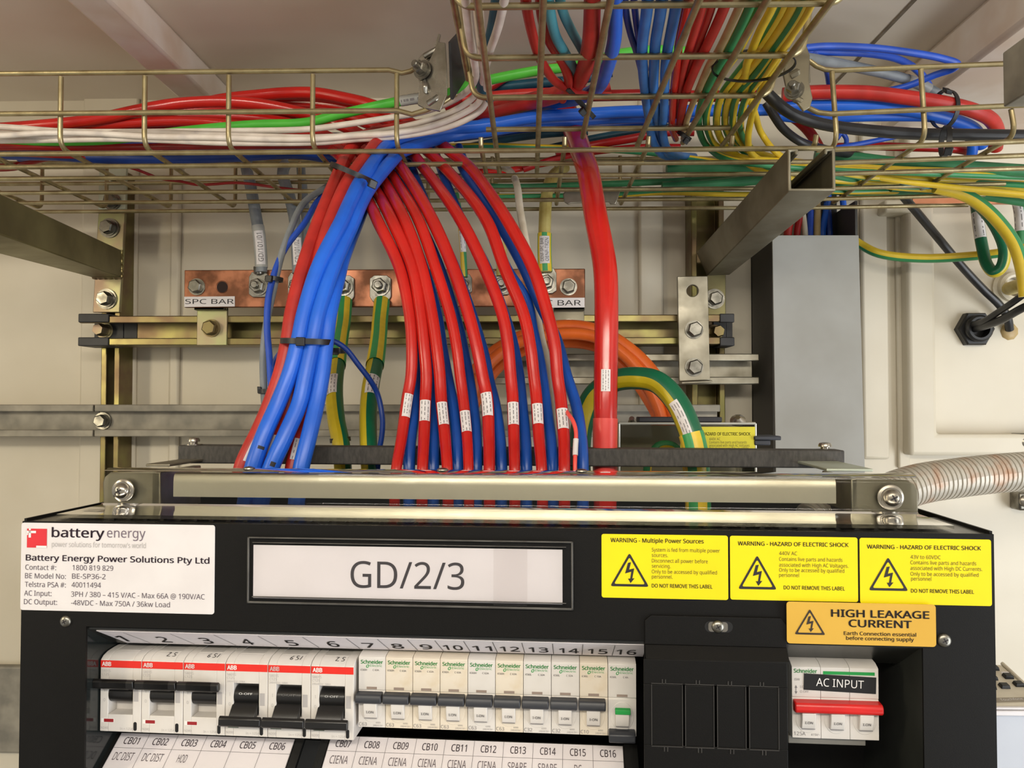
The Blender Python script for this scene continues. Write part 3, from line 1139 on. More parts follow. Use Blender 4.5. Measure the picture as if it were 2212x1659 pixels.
def wrap(o, ya, yb, a0, a1, m, name='label_tag', grow=1.04, lines=3, ink=INKG, rot=0.0, axis=1, label='white printed tag', full=False, s=None):
    """a tag wrapped part-way round a cable between two photo rows, on the side that faces the lens"""
    S = span(o, ya, yb, axis)
    if len(S) < 3:
        return None
    step = max(1, len(S) // 14)
    S = S[::step] + ([S[-1]] if (len(S) - 1) % step else [])
    mb, tb = MB(), MB()
    n = 8 if not full else 24
    rows = []
    for i, (p, r) in enumerate(S):
        t = (S[min(i + 1, len(S) - 1)][0] - S[max(i - 1, 0)][0]).normalized()
        c = (CP - p).normalized()
        N = (c - t * c.dot(t)).normalized()
        B = t.cross(N)
        rows.append((p, r * grow, N, B))
        for k in range(n + 1):
            a = math.radians(a0 + (a1 - a0) * k / n) + rot
            mb.v.append(p + (N * math.cos(a) + B * math.sin(a)) * r * grow)
    for i in range(len(S) - 1):
        for k in range(n):
            q = i * (n + 1) + k
            mb.f.append((q, q + 1, q + n + 2, q + n + 1))
    lo = mb.build(name, m, o)
    if label:
        lo['label'] = label
    if lines:
        rnd = random.Random(int(abs(ya) * 7 + abs(yb)))
        for L in range(lines):
            ac = a0 + (a1 - a0) * (0.22 + 0.56 * L / max(1, lines - 1))
            hw = (a1 - a0) * 0.034
            i = 1
            while i < len(rows) - 2:
                ln = rnd.choice((1, 2, 2, 3))
                j = min(i + ln, len(rows) - 2)
                b = len(tb.v)
                for q in range(i, j + 1):
                    p, rr, N, B = rows[q]
                    for a in (ac - hw, ac + hw):
                        a = math.radians(a) + rot
                        tb.v.append(p + (N * math.cos(a) + B * math.sin(a)) * (rr + 0.00012))
                for q in range(j - i):
                    tb.f.append((b + q * 2, b + q * 2 + 1, b + q * 2 + 3, b + q * 2 + 2))
                i = j + (0 if rnd.random() < .35 else 1)
                if j == i:
                    i += 0
                i = max(i, j) + (1 if rnd.random() < .4 else 0)
                if j <= 0:
                    break
                if i == j:
                    # gap of a third of a row
                    for vv in (-1, -2):
                        tb.v[vv] = tb.v[vv].lerp(tb.v[vv - 2], 0.35)
        if tb.f:
            tb.build('printed_text', ink, lo, smooth=False)
    return lo


def tie(name, ring, width, label, head=None, m=BLACKP, group=None, thick=0.0011, view=None):
    """cable tie: a flat band round a closed loop of points with its square head and tail"""
    c = sum(ring, V()) / len(ring)
    nrm = V()
    for i in range(len(ring)):
        nrm += (ring[i] - c).cross(ring[(i + 1) % len(ring)] - c)
    nrm.normalize()
    t = thing(name, label, 'cable tie', c, 0, group)
    hw = width / 2
    b = MB()
    b.sweep(ring, [(-hw, -thick / 2), (hw, -thick / 2), (hw, thick / 2), (-hw, thick / 2)], nrm, closed=True)
    b.build('band', m, t)
    if head is not None:
        h = MB()
        p = V(head)
        o = (p - c).normalized()
        side = nrm.cross(o).normalized()
        k = width * 0.78
        d = width * 0.62
        P = [p + side * (sx * k) + nrm * (sn * k * 1.0) + o * (so * d) for so in (-0.5, 1.0) for sx, sn in ((-1, -1), (1, -1), (1, 1), (-1, 1))]
        h.hexa(P)
        h.build('locking_head', m, t, bevel=width * 0.14)
    return t


def ellipse(c, ax, bx, n=36):
    c, ax, bx = V(c), V(ax), V(bx)
    return [c + ax * math.cos(2 * PI * k / n) + bx * math.sin(2 * PI * k / n) for k in range(n)]


# ---------------------------------------------------------------- the fan of eight red cables
LV = [480, 579, 679, 745, 811, 861, 944, 1007]
LY = [0.692, 0.668, 0.656, 0.650, 0.645, 0.640, 0.625, 0.604]
FAN = [
    [817, 863, 884.5, 889.5, 888, 879.5, 868, 857],
    [848, 891, 909, 916, 921, 919, 916, 913],
    [876, 911, 932.6, 942.5, 950, 953, 961, 966],
    [906, 941, 972, 985.6, 994, 1000.5, 1009, 1012],
    [936, 979, 1012, 1029, 1042, 1052, 1056, 1057],
    [998, 1047, 1085, 1097, 1103, 1107.6, 1110, 1111.6],
    [1053, 1090, 1131, 1145, 1153, 1158.6, 1164, 1169.6],
    [1098, 1151, 1183, 1198, 1204, 1211, 1218, 1219]]
TOPS = [
    [(-160, 290, .905), (60, 288, .90), (300, 281, .895), (500, 292, .89), (640, 300, .88), (700, 316, .86), (735, 338, .82), (768, 382, .785), (793, 428, .742)],
    [(-160, 284, .875), (40, 281, .88), (280, 274, .885), (480, 272, .885), (640, 292, .87), (715, 312, .85), (755, 340, .82), (790, 380, .785), (816, 418, .748)],
    [(-160, 284, .855), (30, 280, .86), (270, 264, .86), (430, 252, .87), (600, 262, .88), (700, 292, .86), (765, 328, .83), (808, 366, .80), (832, 398, .765)],
    [(-160, 286, .835), (20, 282, .84), (220, 270, .84), (400, 262, .85), (560, 276, .86), (700, 294, .86), (785, 322, .84), (832, 360, .805), (858, 395, .765)],
    [(-160, 284, .825), (10, 277, .83), (200, 259, .83), (300, 238, .835), (385, 224, .85), (502, 220, .86), (619, 236, .87), (740, 272, .87), (820, 318, .835), (866, 362, .785)],
    [(-160, 286, .865), (60, 281, .865), (180, 268, .87), (330, 246, .89), (480, 238, .90), (620, 246, .895), (745, 250, .88), (830, 285, .86), (886, 328, .825), (914, 361, .80)],
    [(-160, 288, .89), (100, 282, .90), (260, 262, .91), (420, 236, .93), (560, 222, .93), (660, 222, .92), (780, 242, .90), (870, 282, .87), (928, 331, .825), (970, 372, .79)],
    [(-160, 284, .90), (150, 277, .91), (290, 259, .905), (380, 238, .90), (480, 215, .90), (560, 206, .90), (620, 201, .90), (680, 201, .895), (740, 211, .89), (807, 228, .885), (880, 262, .875), (935, 298, .85), (982, 335, .82), (1016, 363, .79)]]
RADPX = [26, 27, 27, 25, 28, 27, 27, 28]
TAGS = [(853, 905, -62, 30, 0), (868, 915, -52, 55, 0), (872, 922, -58, 48, 0), (890, 938, -60, 55, 0), (851, 903, -48, 60, 0), (872, 922, -58, 55, 0), (874, 920, -60, 48, 0), (886, 932, -58, 52, 0)]
fan = []
for i in range(8):
    P = list(TOPS[i]) + [(x, y, Y) for x, y, Y in zip(FAN[i], LV, LY)] + [(FAN[i][-1] + (FAN[i][-1] - FAN[i][-2]) * .4, 1062, .602), (FAN[i][-1] + (FAN[i][-1] - FAN[i][-2]) * .4, 1110, .602)]
    w0 = RADPX[i]
    wl = [w0 * .9] * len(TOPS[i]) + [w0 * f for f in (1.0, 1.0, .98, .97, .96, .96, .94, .90)] + [w0 * .9] * 2
    o = cable('red_power_cable', P, wl, RED, '%s red cable from the left in the glossy fan of eight dropping into the cabinet' % ORD[i], 'cable', 'fan of eight red cables', off=0.2)
    y0, y1, a0, a1, _ = TAGS[i]
    tp = wrap(o, y0 - 4, y1 + 6, -150, 150, TAPE, 'clear_tape', 1.03, 0, label=None)
    wrap(o, y0, y1, a0, a1, STICKW, grow=1.06, lines=3)
    fan.append(o)

# ---------------------------------------------------------------- the blue cables behind the fan
BLU_ = [
    [(830, 500, .715), (872, 580, .695), (893, 680, .685), (897, 760, .675), (896, 840, .662), (893, 900, .645), (886, 960, .628), (884, 1008, .620)],
    [(862, 500, .72), (905, 580, .70), (921, 680, .69), (928, 760, .68), (936, 850, .665), (938, 910, .648), (937, 960, .63), (936, 1008, .620)],
    [(890, 500, .72), (926, 580, .70), (944, 680, .69), (955, 750, .68), (966, 811, .67), (979, 878, .652), (987, 950, .63), (989, 1008, .620)],
    [(920, 470, .725), (955, 560, .705), (972, 612, .70), (992, 712, .69), (1003, 765, .682), (1012, 811, .672), (1022, 878, .655), (1029, 950, .632), (1029, 1008, .620)],
    [(950, 480, .73), (994, 580, .71), (1027, 690, .69), (1044, 760, .68), (1056, 820, .668), (1070, 878, .652), (1080, 950, .632), (1083, 1008, .620)],
    [(1010, 480, .725), (1056, 570, .705), (1085, 612, .70), (1100, 712, .688), (1113, 765, .68), (1121, 811, .67), (1128, 878, .654), (1135, 950, .632), (1137, 1008, .620)],
    [(1066, 480, .72), (1105, 570, .702), (1138, 650, .695), (1151, 712, .688), (1164, 770, .678), (1171, 811, .67), (1180, 878, .654), (1190, 950, .632), (1193, 1008, .620)],
    [(985, 330, .84), (1005, 374, .80), (1045, 431, .75), (1097, 516, .715), (1131, 579, .70), (1165, 655, .69), (1203, 735, .68), (1224, 811, .665), (1245, 878, .648), (1256, 950, .63), (1259, 1008, .620)]]
for i, P in enumerate(BLU_):
    P = P + [(P[-1][0], 1062, .620), (P[-1][0], 1110, .620)]
    if i < 7:
        fx = [FAN[i][0], FAN[i][1]]
        P = [(fx[0] - 62, 318, .87), (fx[0] - 34, 395, .80), (fx[0] + 1, 480, .73), (fx[1] + (4 if i not in (3,) else 9), 579, .70)] + [q for q in P if q[1] > (700 if i in (4, 5) else 640)]
    cable('blue_power_cable', P, 26, BLUF, '%s blue cable from the left, tucked behind the fan of red cables' % ORD[i], 'cable', 'blue cables behind the red fan', ref=-3)

# ---------------------------------------------------------------- the big bundle left of the fan
def bundle(name, P, wpx, m, label, **k):
    return cable(name, P, wpx, m, label, 'cable', 'cables of the tied red and blue bundle', **k)


B1 = bundle('blue_power_cable', [(1770, 236, .90), (1600, 238, .885), (1440, 240, .875), (1360, 241, .87), (1267, 246, .86), (1159, 253, .85), (1050, 271, .84), (978, 279, .835), (898, 299, .815), (838, 315, .79), (815, 341, .765), (795, 369, .735), (775, 399, .712), (755, 440, .688), (737, 480, .668), (688, 578, .645), (658, 675, .632), (645, 737, .626), (627, 805, .620), (601, 871, .615), (572, 936, .606), (548, 1004, .600), (538, 1045, .600), (530, 1090, .60)], 35, BLUE,
            'leftmost of the three thick blue cables in the tied bundle', ref=-8, off=.1)
B2 = bundle('blue_power_cable', [(1500, 252, .90), (1360, 254, .885), (1267, 258, .875), (1159, 266, .862), (1050, 283, .85), (980, 292, .84), (910, 311, .815), (864, 330, .79), (845, 349, .768), (819, 379, .744), (796, 409, .722), (779, 440, .704), (762, 480, .682), (719, 578, .651), (689, 675, .634), (676, 737, .628), (661.6, 805, .622), (647, 871, .616), (619, 936, .607), (588, 1004, .601), (574, 1045, .60), (562, 1090, .60)], 35, BLUE,
            'middle one of the three thick blue cables in the tied bundle', ref=-8, off=.1)
B3 = bundle('blue_power_cable', [(1200, 240, .90), (1100, 252, .885), (1000, 284, .87), (930, 308, .845), (880, 330, .83), (830, 372, .80), (797, 420, .775), (771, 480, .725), (740, 560, .682), (730, 600, .662), (712, 675, .641), (704, 737, .634), (696, 805, .627), (684, 871, .620), (669, 936, .610), (652, 1004, .603), (645, 1045, .602), (640, 1090, .60)], 34, BLUE,
            'rightmost of the three thick blue cables in the tied bundle', ref=-8, off=.1)
RA = bundle('red_power_cable', [(960, 262, .86), (880, 275, .85), (800, 290, .82), (769, 307, .80), (753, 331, .79), (739, 359, .765), (722, 399, .735), (706, 438, .708), (689, 480, .689), (656, 578, .66), (632, 675, .643), (623, 737, .636), (608, 805, .630), (585, 871, .625), (560, 930, .619), (541, 968, .614), (525, 1004, .611), (512, 1060, .61)], 35, REDF,
            'outermost red cable on the left edge of the tied bundle', ref=-7)
RB = bundle('red_power_cable', [(1010, 262, .87), (940, 270, .86), (860, 286, .83), (817, 309, .79), (796, 335, .767), (774, 363, .742), (750, 399, .715), (731, 440, .695), (712, 490, .678), (686, 578, .664), (668, 660, .652), (655, 737, .645), (640, 805, .638), (622, 880, .632), (605, 940, .622), (588, 990, .615), (578, 1050, .612)], 36, REDF,
            'red cable between the left and middle blue cables of the bundle', ref=-7)
RC = bundle('red_power_cable', [(900, 268, .89), (845, 300, .86), (815, 340, .82), (795, 390, .775), (765, 460, .725), (735, 540, .70), (705, 640, .68), (690, 737, .662), (676, 805, .654), (662, 871, .644), (652, 920, .632), (640, 965, .622), (631, 1005, .616), (624, 1060, .615)], 27, REDF,
            'red cable showing between the middle and right blue cables of the bundle', ref=-6)
wrap(RA, 944, 996, -75, 10, STICKW, grow=1.05, lines=3)
wrap(RB, 946, 992, -40, 40, STICKW, grow=1.05, lines=3)
wrap(RC, 952, 996, -62, 30, STICKW, grow=1.05, lines=3)
# tick marks in pen on the blue sheaths
for o, y0, y1, a0, a1 in ((B1, 966, 970, -35, 12), (B2, 998, 1000, -20, 15), (B2, 1003, 1005, -20, 15)):
    wrap(o, y0 - 2, y1 + 2, a0, a1, INK, 'pen_mark', 1.006, 0, label=None)
tie('cable_tie', ellipse(W(768, 378, .735), V((.0215, -.003, -.0098)), V((.004, .033, .004))), 0.0048, 'black cable tie round the red and blue bundle just under the tray', W(804, 397, .7005))
tie('cable_tie', ellipse(W(664, 738, .636), V((.0215, -.001, -.0008)), V((.0008, .0195, .001))), 0.0046, 'black cable tie round the middle of the red and blue bundle', W(650, 738, .6165))

# grey and blue pair to the left of the bundle
cable('grey_control_cable', [(790, 345, .90), (745, 378, .87), (703, 405, .84), (655, 440, .80), (630, 490, .775), (606, 558, .76), (591, 626, .755), (577, 691, .75), (569, 757, .745), (569, 822, .735), (574, 887, .72), (585, 940, .71), (590, 1010, .70)], 15, GREY, 'thin grey cable hanging left of the bundle beside a thin blue one', ref=5)
cable('blue_control_cable', [(770, 370, .89), (730, 398, .86), (690, 430, .83), (658, 482, .78), (617, 535, .765), (594, 587, .755), (580, 643, .748), (577, 708, .742), (582, 773, .736), (586, 838, .728), (594, 900, .72), (604, 960, .71)], 14, BLUR, 'thin blue cable hanging left of the bundle beside a thin grey one', ref=5)
tie('cable_tie', ellipse(W(592, 603, .755), V((.0082, 0, -.0008)), V((0, .008, 0))), 0.0042, 'small black cable tie on the thin grey and blue pair before the copper bar', W(582, 602, .746))
tie('cable_tie', ellipse(W(578, 845, .73), V((.0080, 0, .0005)), V((0, .008, 0))), 0.0042, 'small black cable tie low on the thin grey cable, its head sticking out left', W(563, 843, .729))
cable('blue_control_cable', [(588, 868, .74), (589, 820, .735), (595, 779, .73), (613, 757, .70), (650, 741, .67), (690, 736, .665), (719, 737, .67), (745, 752, .675), (775, 789, .68), (800, 822, .685), (815, 850, .69), (826, 903, .69), (825, 940, .69), (819, 975, .69), (815, 1020, .69)], 12, BLUN, 'dark blue wire looping out to the right from behind the bundle', ref=8)
tie('cable_tie', ellipse(W(722, 758, .70), V((.0105, 0, 0)), V((0, .009, 0))), 0.004, 'small black cable tie on the striped heat shrink right of the bundle', W(724, 759, .691))

# ---------------------------------------------------------------- cables landing on the copper bar
g = cable('grey_earth_cable', [(640, 325, 1.0), (560, 335, .995), (533, 348, .985), (541, 400, .978), (551, 455, .976), (560, 510, .976), (564, 560, .976), (565, 588, .976)], 25, GREY, 'leftmost grey cable dropping to the copper bar, with a long white sleeve')
s_ = wrap(g, 487, 578, -180, 180, GREYL, 'sleeve', 1.08, 0, label='pale grey sleeve', full=True)


def tag_text(o, ya, yb, a0, a1, s, size, ink=INKG, up=True, grow=1.1, base=STICKW, name='name_label', rows=None):
    lb = wrap(o, ya, yb, a0, a1, base, name, grow, 0)
    S = span(o, ya, yb)
    p0, p1 = S[-1][0], S[0][0]
    if not up:
        p0, p1 = p1, p0
    t = (p1 - p0).normalized()
    mid = (p0 + p1) / 2
    c = (CP - mid).normalized()
    N = (c - t * c.dot(t)).normalized()
    B = t.cross(N)       # to the left of the reading direction seen from the lens
    rr = S[0][1] * grow
    tb = MB()
    L = (p1 - p0).length
    rows = rows or [s]
    for k, q in enumerate(rows):
        offb = ((len(rows) - 1) / 2 - k) * size * 1.5 - size * 0.5
        bb = N.cross(t)
        O = p0 + t * (L * 0.08) + N * (rr + 0.00025) + bb * offb
        text(tb, q, O, t, bb, L * 0.84, size, 0.0)
    # bend the lettering round the sleeve
    for i, v in enumerate(tb.v):
        d = v - p0
        al = d.dot(t)
        la = d.dot(N.cross(t))
        dn = math.sqrt(max(0.0, rr * rr - min(abs(la), rr * .97) ** 2))
        q = min(S[::1], key=lambda z: abs((z[0] - p0).dot(t) - al))[0]
        base_p = q - t * ((q - p0).dot(t) - al)
        tb.v[i] = base_p + N.cross(t) * la + N * (dn + 0.0007)
    tb.build('printed_text', ink, lb, smooth=False)
    return lb


tag_text(g, 500, 573, -38, 45, 'GD/101/01', 0.0062, INKG)
g2 = cable('grey_earth_cable', [(690, 322, 1.0), (630, 340, .995), (611, 372, .985), (624, 420, .978), (636, 470, .976), (641, 530, .976), (644, 590, .976)], 25, GREY, 'grey cable to the copper bar half hidden by the red edge of the bundle')
tag_text(g2, 515, 575, -45, 40, 'GD/101/02', 0.006, INKG)
cable('grey_earth_cable', [(655, 318, 1.02), (650, 360, 1.02), (655, 410, 1.02), (660, 470, 1.02), (664, 560, 1.02), (666, 640, 1.02)], 19, GREY, 'grey cable behind the wire tray running straight down behind the bundle')

for i, (P, lab) in enumerate((([(744, 652, .976), (741, 690, .95), (735, 730, .90), (727, 790, .82), (722, 850, .75), (727, 910, .71), (737, 962, .69), (742, 1030, .69)], 'striped green and yellow earth cable just right of the blue bundle'),
                              ([(825, 652, .976), (821, 690, .95), (818, 730, .90), (810, 788, .83), (800, 840, .77), (795, 900, .73), (796, 960, .70), (800, 1030, .69)], 'striped green and yellow earth cable between the bundle and the red fan'))):
    o = cable('earth_cable', P, [31, 31, 32, 36, 38, 38, 38, 38], GYB, lab, 'cable', 'earth cables dropping from the copper bar', off=(0.62, 0.55)[i])
    s_ = wrap(o, 652, 790, -180, 180, SHRINK, 'heat_shrink', 1.1, 0, label='green and yellow striped heat shrink', full=True)
    # stripes need a length-wise UV on the sleeve
    me = s_.data
    ul = me.uv_layers.new(name='UVMap')
    vi = [0] * len(me.loops)
    me.loops.foreach_get('vertex_index', vi)
    fl = []
    for v in vi:
        fl += ((v % 25) / 24.0, 0.0)
    ul.data.foreach_set('uv', fl)
    wrap(o, 824, 864, -30, 42 if i == 0 else 60, STICKW, grow=1.05, lines=3, rot=(0.25, -.45)[i])
    if i == 0:
        tie('cable_tie', ellipse(W(735, 950, .695), V((.0088, 0, .001)), V((0, .0088, 0))), 0.004, 'thin black cable tie at the foot of the striped earth cable by the bundle')

o = cable('earth_cable', [(985, 420, 1.0), (991, 455, .985), (997, 500, .977), (1001, 550, .976), (1003, 598, .976)], 14, GYT, 'thin striped earth wire with a white tag, between the red fan cables', off=.3)
wrap(o, 500, 546, -60, 50, STICKW, grow=1.08, lines=2)
o = cable('earth_cable', [(1065, 400, 1.0), (1072, 450, .985), (1080, 510, .977), (1084, 560, .976), (1084, 596, .976)], 24, CREAMY, 'aged yellow earth cable with a white tag, behind the red fan')
wrap(o, 500, 545, -20, 60, STICKW, grow=1.06, lines=2)
o = cable('earth_cable', [(1220, 360, 1.0), (1192, 385, .985), (1180, 430, .978), (1177, 480, .976), (1176, 540, .976), (1178, 588, .976)], 27, CREAMY, 'thick aged yellow earth cable with striped sleeve at the right end of the bar')
s_ = wrap(o, 504, 588, -180, 180, SHRINK, 'heat_shrink', 1.13, 0, label='green and yellow striped heat shrink', full=True)
me = s_.data
ul = me.uv_layers.new(name='UVMap')
vi = [0] * len(me.loops)
me.loops.foreach_get('vertex_index', vi)
fl = []
for v in vi:
    fl += ((v % 25) / 24.0 + .06, 0.0)
ul.data.foreach_set('uv', fl)
tag_text(o, 512, 572, -42, 42, '', 0.0042, INKG, True, 1.18, rows=['OENF-SPC BAR', 'OENF-TRZN'])

cable('white_cable', [(1010, 352, .93), (1060, 358, .90), (1090, 363, .875), (1106, 375, .85), (1117, 402, .82), (1123, 450, .79), (1135, 520, .76), (1148, 600, .735), (1158, 670, .72), (1170, 735, .71), (1184, 788, .70), (1194, 850, .69), (1200, 930, .68), (1203, 1010, .675)], 17, OFFW, 'cream cable curving down through the tray and behind the two right red fan cables', ref=6)

# the thick red cable
o = cable('thick_red_cable', [(1150, 196, .965), (1190, 200, .96), (1214, 218, .95), (1230, 256, .93), (1243, 292, .88), (1257, 333, .815), (1271, 374, .76), (1279, 420, .72), (1288, 473, .69), (1307, 579, .67), (1310, 679, .66), (1309, 778, .655), (1308, 878, .65), (1307, 970, .648), (1307, 1040, .648), (1307, 1110, .648)],
          [40, 42, 44, 46, 47, 48, 49, 50, 51, 52, 51.5, 51, 50.5, 50, 50, 50], RED, 'thickest red cable, dropping straight from the tray to the right of the fan', n=18, off=.2)
wrap(o, 903, 1045, -180, 180, REDS, 'heat_shrink', 1.06, 0, label='salmon red heat shrink', full=True)
wrap(o, 782, 885, -110, 110, TAPE, 'clear_tape', 1.015, 0, label=None)
wrap(o, 802, 849, -22, 22, STICKW, grow=1.03, lines=3)

o = cable('thin_red_wire', [(1218, 880, .645), (1228, 895, .628), (1238, 910, .62), (1244, 932, .615), (1243, 970, .61), (1242, 1008, .604), (1242, 1070, .602)], 9, SALM, 'thin salmon wire with a white marker at the foot of the last red fan cable', ref=4)
wrap(o, 948, 985, -180, 180, STICKW, 'marker_sleeve', 1.3, 2, label='white marker sleeve', full=True)

# orange cables
cable('orange_cable', [(985, 930, .95), (1000, 860, .95), (1040, 788, .95), (1100, 742, .95), (1200, 708, .945), (1290, 716, .94), (1370, 765, .93), (1425, 830, .92), (1455, 900, .91), (1462, 960, .90)], 32, ORANGE, 'upper orange cable arching behind the red fan', group='orange cables arching behind the fan', ref=4)
cable('orange_cable', [(1000, 950, .975), (1030, 860, .975), (1080, 788, .975), (1140, 752, .97), (1220, 738, .965), (1300, 752, .96), (1360, 805, .95), (1400, 860, .94), (1425, 910, .93), (1430, 970, .92)], 27, ORANGE, 'lower orange cable arching behind the red fan and showing under the thick striped cable', group='orange cables arching behind the fan', ref=4)
cable('orange_cable', [(1010, 890, .925), (1045, 800, .93), (1110, 745, .935), (1200, 722, .93), (1285, 728, .925), (1350, 768, .92), (1395, 825, .915), (1425, 890, .91), (1440, 960, .90)], 26, ORANGE, 'middle orange cable nestled between the two others behind the red fan', group='orange cables arching behind the fan', ref=4)
# thick striped cable arching to the cabinet
o = cable('thick_earth_cable', [(1255, 1060, .72), (1252, 990, .72), (1258, 915, .72), (1282, 855, .718), (1325, 824, .71), (1375, 817, .70), (1420, 826, .69), (1460, 866, .68), (1486, 918, .672), (1500, 965, .668), (1506, 1020, .665), (1508, 1100, .665)], 50, GYA, 'thick dark green cable with a yellow stripe arching down beside the thickest red cable', n=20, off=0.91, ref=7)
s_ = wrap(o, 1492.5, 1512, -180, 180, SHRINK, 'heat_shrink', 1.06, 0, axis=0, label='pale green and yellow heat shrink', full=True)
me = s_.data
ul = me.uv_layers.new(name='UVMap')
vi = [0] * len(me.loops)
me.loops.foreach_get('vertex_index', vi)
nv = len(me.vertices)
fl = []
for v in vi:
    fl += (((v + 25 - nv % 25) % 25) / 24.0 + .0, 0.0)
ul.data.foreach_set('uv', fl)
wrap(o, 1462, 1496, -8, 40, STICKW, grow=1.03, lines=3, axis=0)

# ---------------------------------------------------------------- left tray
WH = [
    ([(-160, 270, .80), (0, 274, .80), (140, 284, .80), (285, 285, .80), (400, 284, .80), (500, 283, .80), (667, 279, .80), (760, 267, .80), (838, 255, .80), (898, 245, .795), (955, 228, .785), (1000, 204, .76), (1026, 172, .70), (1023, 125, .62), (1012, 60, .555), (1003, -30, .50)], 'topmost of the four white cables along the left tray'),
    ([(-160, 290, .79), (0, 288, .79), (110, 296, .79), (200, 294, .79), (270, 286, .79), (340, 286, .79), (480, 291, .79), (679, 297, .79), (770, 291, .79), (838, 281, .79), (918, 262, .785), (985, 237, .775), (1028, 205, .75), (1045, 160, .69), (1060, 105, .60), (1077, 55, .55), (1096, -30, .50)], 'second highest of the four white cables along the left tray'),
    ([(-160, 292, .78), (0, 293, .78), (100, 287, .78), (200, 288, .78), (318, 295, .78), (468, 297, .78), (560, 300, .78), (679, 300, .78), (770, 293, .78), (848, 288, .78), (928, 273, .78), (990, 250, .775), (1030, 225, .76), (1046, 190, .73), (1042, 140, .66), (1036, 70, .58), (1026, -30, .51)], 'third of the four white cables along the left tray'),
    ([(-160, 308, .785), (0, 304, .80), (130, 302, .79), (268, 300, .785), (380, 304, .785), (468, 308, .785), (560, 309, .785), (679, 308, .785), (770, 301, .785), (848, 296, .785), (938, 282, .785), (1000, 262, .78), (1040, 236, .77), (1054, 205, .75), (1050, 150, .68), (1040, 80, .60), (1032, -30, .52)], 'lowest of the four white cables along the left tray')]
for P, lab in WH:
    cable('white_data_cable', P, 13.5, WHITE, lab, 'cable', 'white cables in the left tray', ref=5)
gc = cable('green_cable', [(-160, 300, .83), (0, 303, .83), (134, 305, .83), (234, 302, .83), (330, 291, .825), (468, 276, .82), (560, 269, .82), (660, 265, .815), (739, 246, .81), (848, 222, .805), (900, 213, .80), (960, 205, .80), (1002, 187, .80), (1061, 172, .795), (1160, 153, .79), (1240, 143, .80), (1340, 116, .82), (1420, 108, .84), (1500, 112, .86)], 21, GREEN, 'bright green cable running the length of the left tray and under the overhead tray')
wrap(gc, 866, 908, -180, 180, GREYL, 'printed_sleeve', 1.06, 3, label='pale printed sleeve', axis=0, full=True)
cable('blue_tray_cable', [(-160, 320, .86), (0, 331, .86), (120, 334, .86), (200, 339, .86), (335, 342, .86), (500, 337, .87), (640, 330, .88), (720, 342, .90), (790, 352, .92), (900, 350, .94)], 27, BLUN, 'dark blue cable lying on the bottom of the left tray')
cable('blue_tray_cable', [(40, 340, .89), (120, 326, .88), (200, 316, .88), (300, 312, .885), (430, 318, .89), (600, 302, .895), (700, 296, .895), (800, 300, .90)], 20, BLUN, 'dark blue cable under the green cable in the left tray')
cable('red_tray_cable', [(-160, 322, .83), (0, 318, .83), (150, 318, .84), (260, 318, .85), (420, 316, .84), (560, 315, .84), (680, 314, .84), (760, 316, .84)], 15, REDD, 'deep red cable at the bottom edge of the left tray')
cable('red_tray_cable', [(-160, 352, .90), (0, 362, .90), (40, 358, .90), (60, 350, .90), (120, 336, .90), (220, 330, .90)], 18, REDD, 'short red cable sagging through the left tray at the photo edge')
cable('thin_red_wire', [(-60, 332, .845), (40, 335, .845), (134, 339, .85), (210, 342, .86), (238, 350, .875), (294, 366, .895), (348, 386, .915), (390, 392, .925), (425, 399, .93), (460, 398, .93), (502, 395, .93), (540, 397, .93), (569, 401, .93), (606, 406, .93), (660, 412, .94)], 6, REDD, 'thin red wire snaking through the mesh of the left tray')
t_ = 0.74

# cables that cross under the overhead tray, right of the bundle
cable('thick_red_cable', [(760, 300, .93), (850, 292, .91), (930, 272, .90), (1000, 250, .885), (1080, 235, .87), (1150, 218, .84), (1200, 205, .80), (1240, 185, .74), (1262, 150, .66), (1272, 115, .605), (1277, 77, .570), (1279, 28, .54), (1280, -40, .505)],
      [34, 34, 35, 36, 36, 36, 36, 37, 38, 38, 38, 38, 38], REDF, 'thick red cable coming down the overhead tray and bending left into the long tray', n=16)
cable('thick_blue_cable', [(940, 296, .92), (1010, 268, .905), (1100, 240, .89), (1180, 222, .86), (1245, 212, .80), (1290, 190, .72), (1312, 145, .64), (1322, 112, .60), (1328, 77, .57), (1330, 25, .537), (1331, -40, .50)],
      [30, 30, 31, 31, 31, 31, 31, 31, 31, 31, 31], BLUE, 'bright blue cable coming down the overhead tray and bending left into the long tray', n=16)
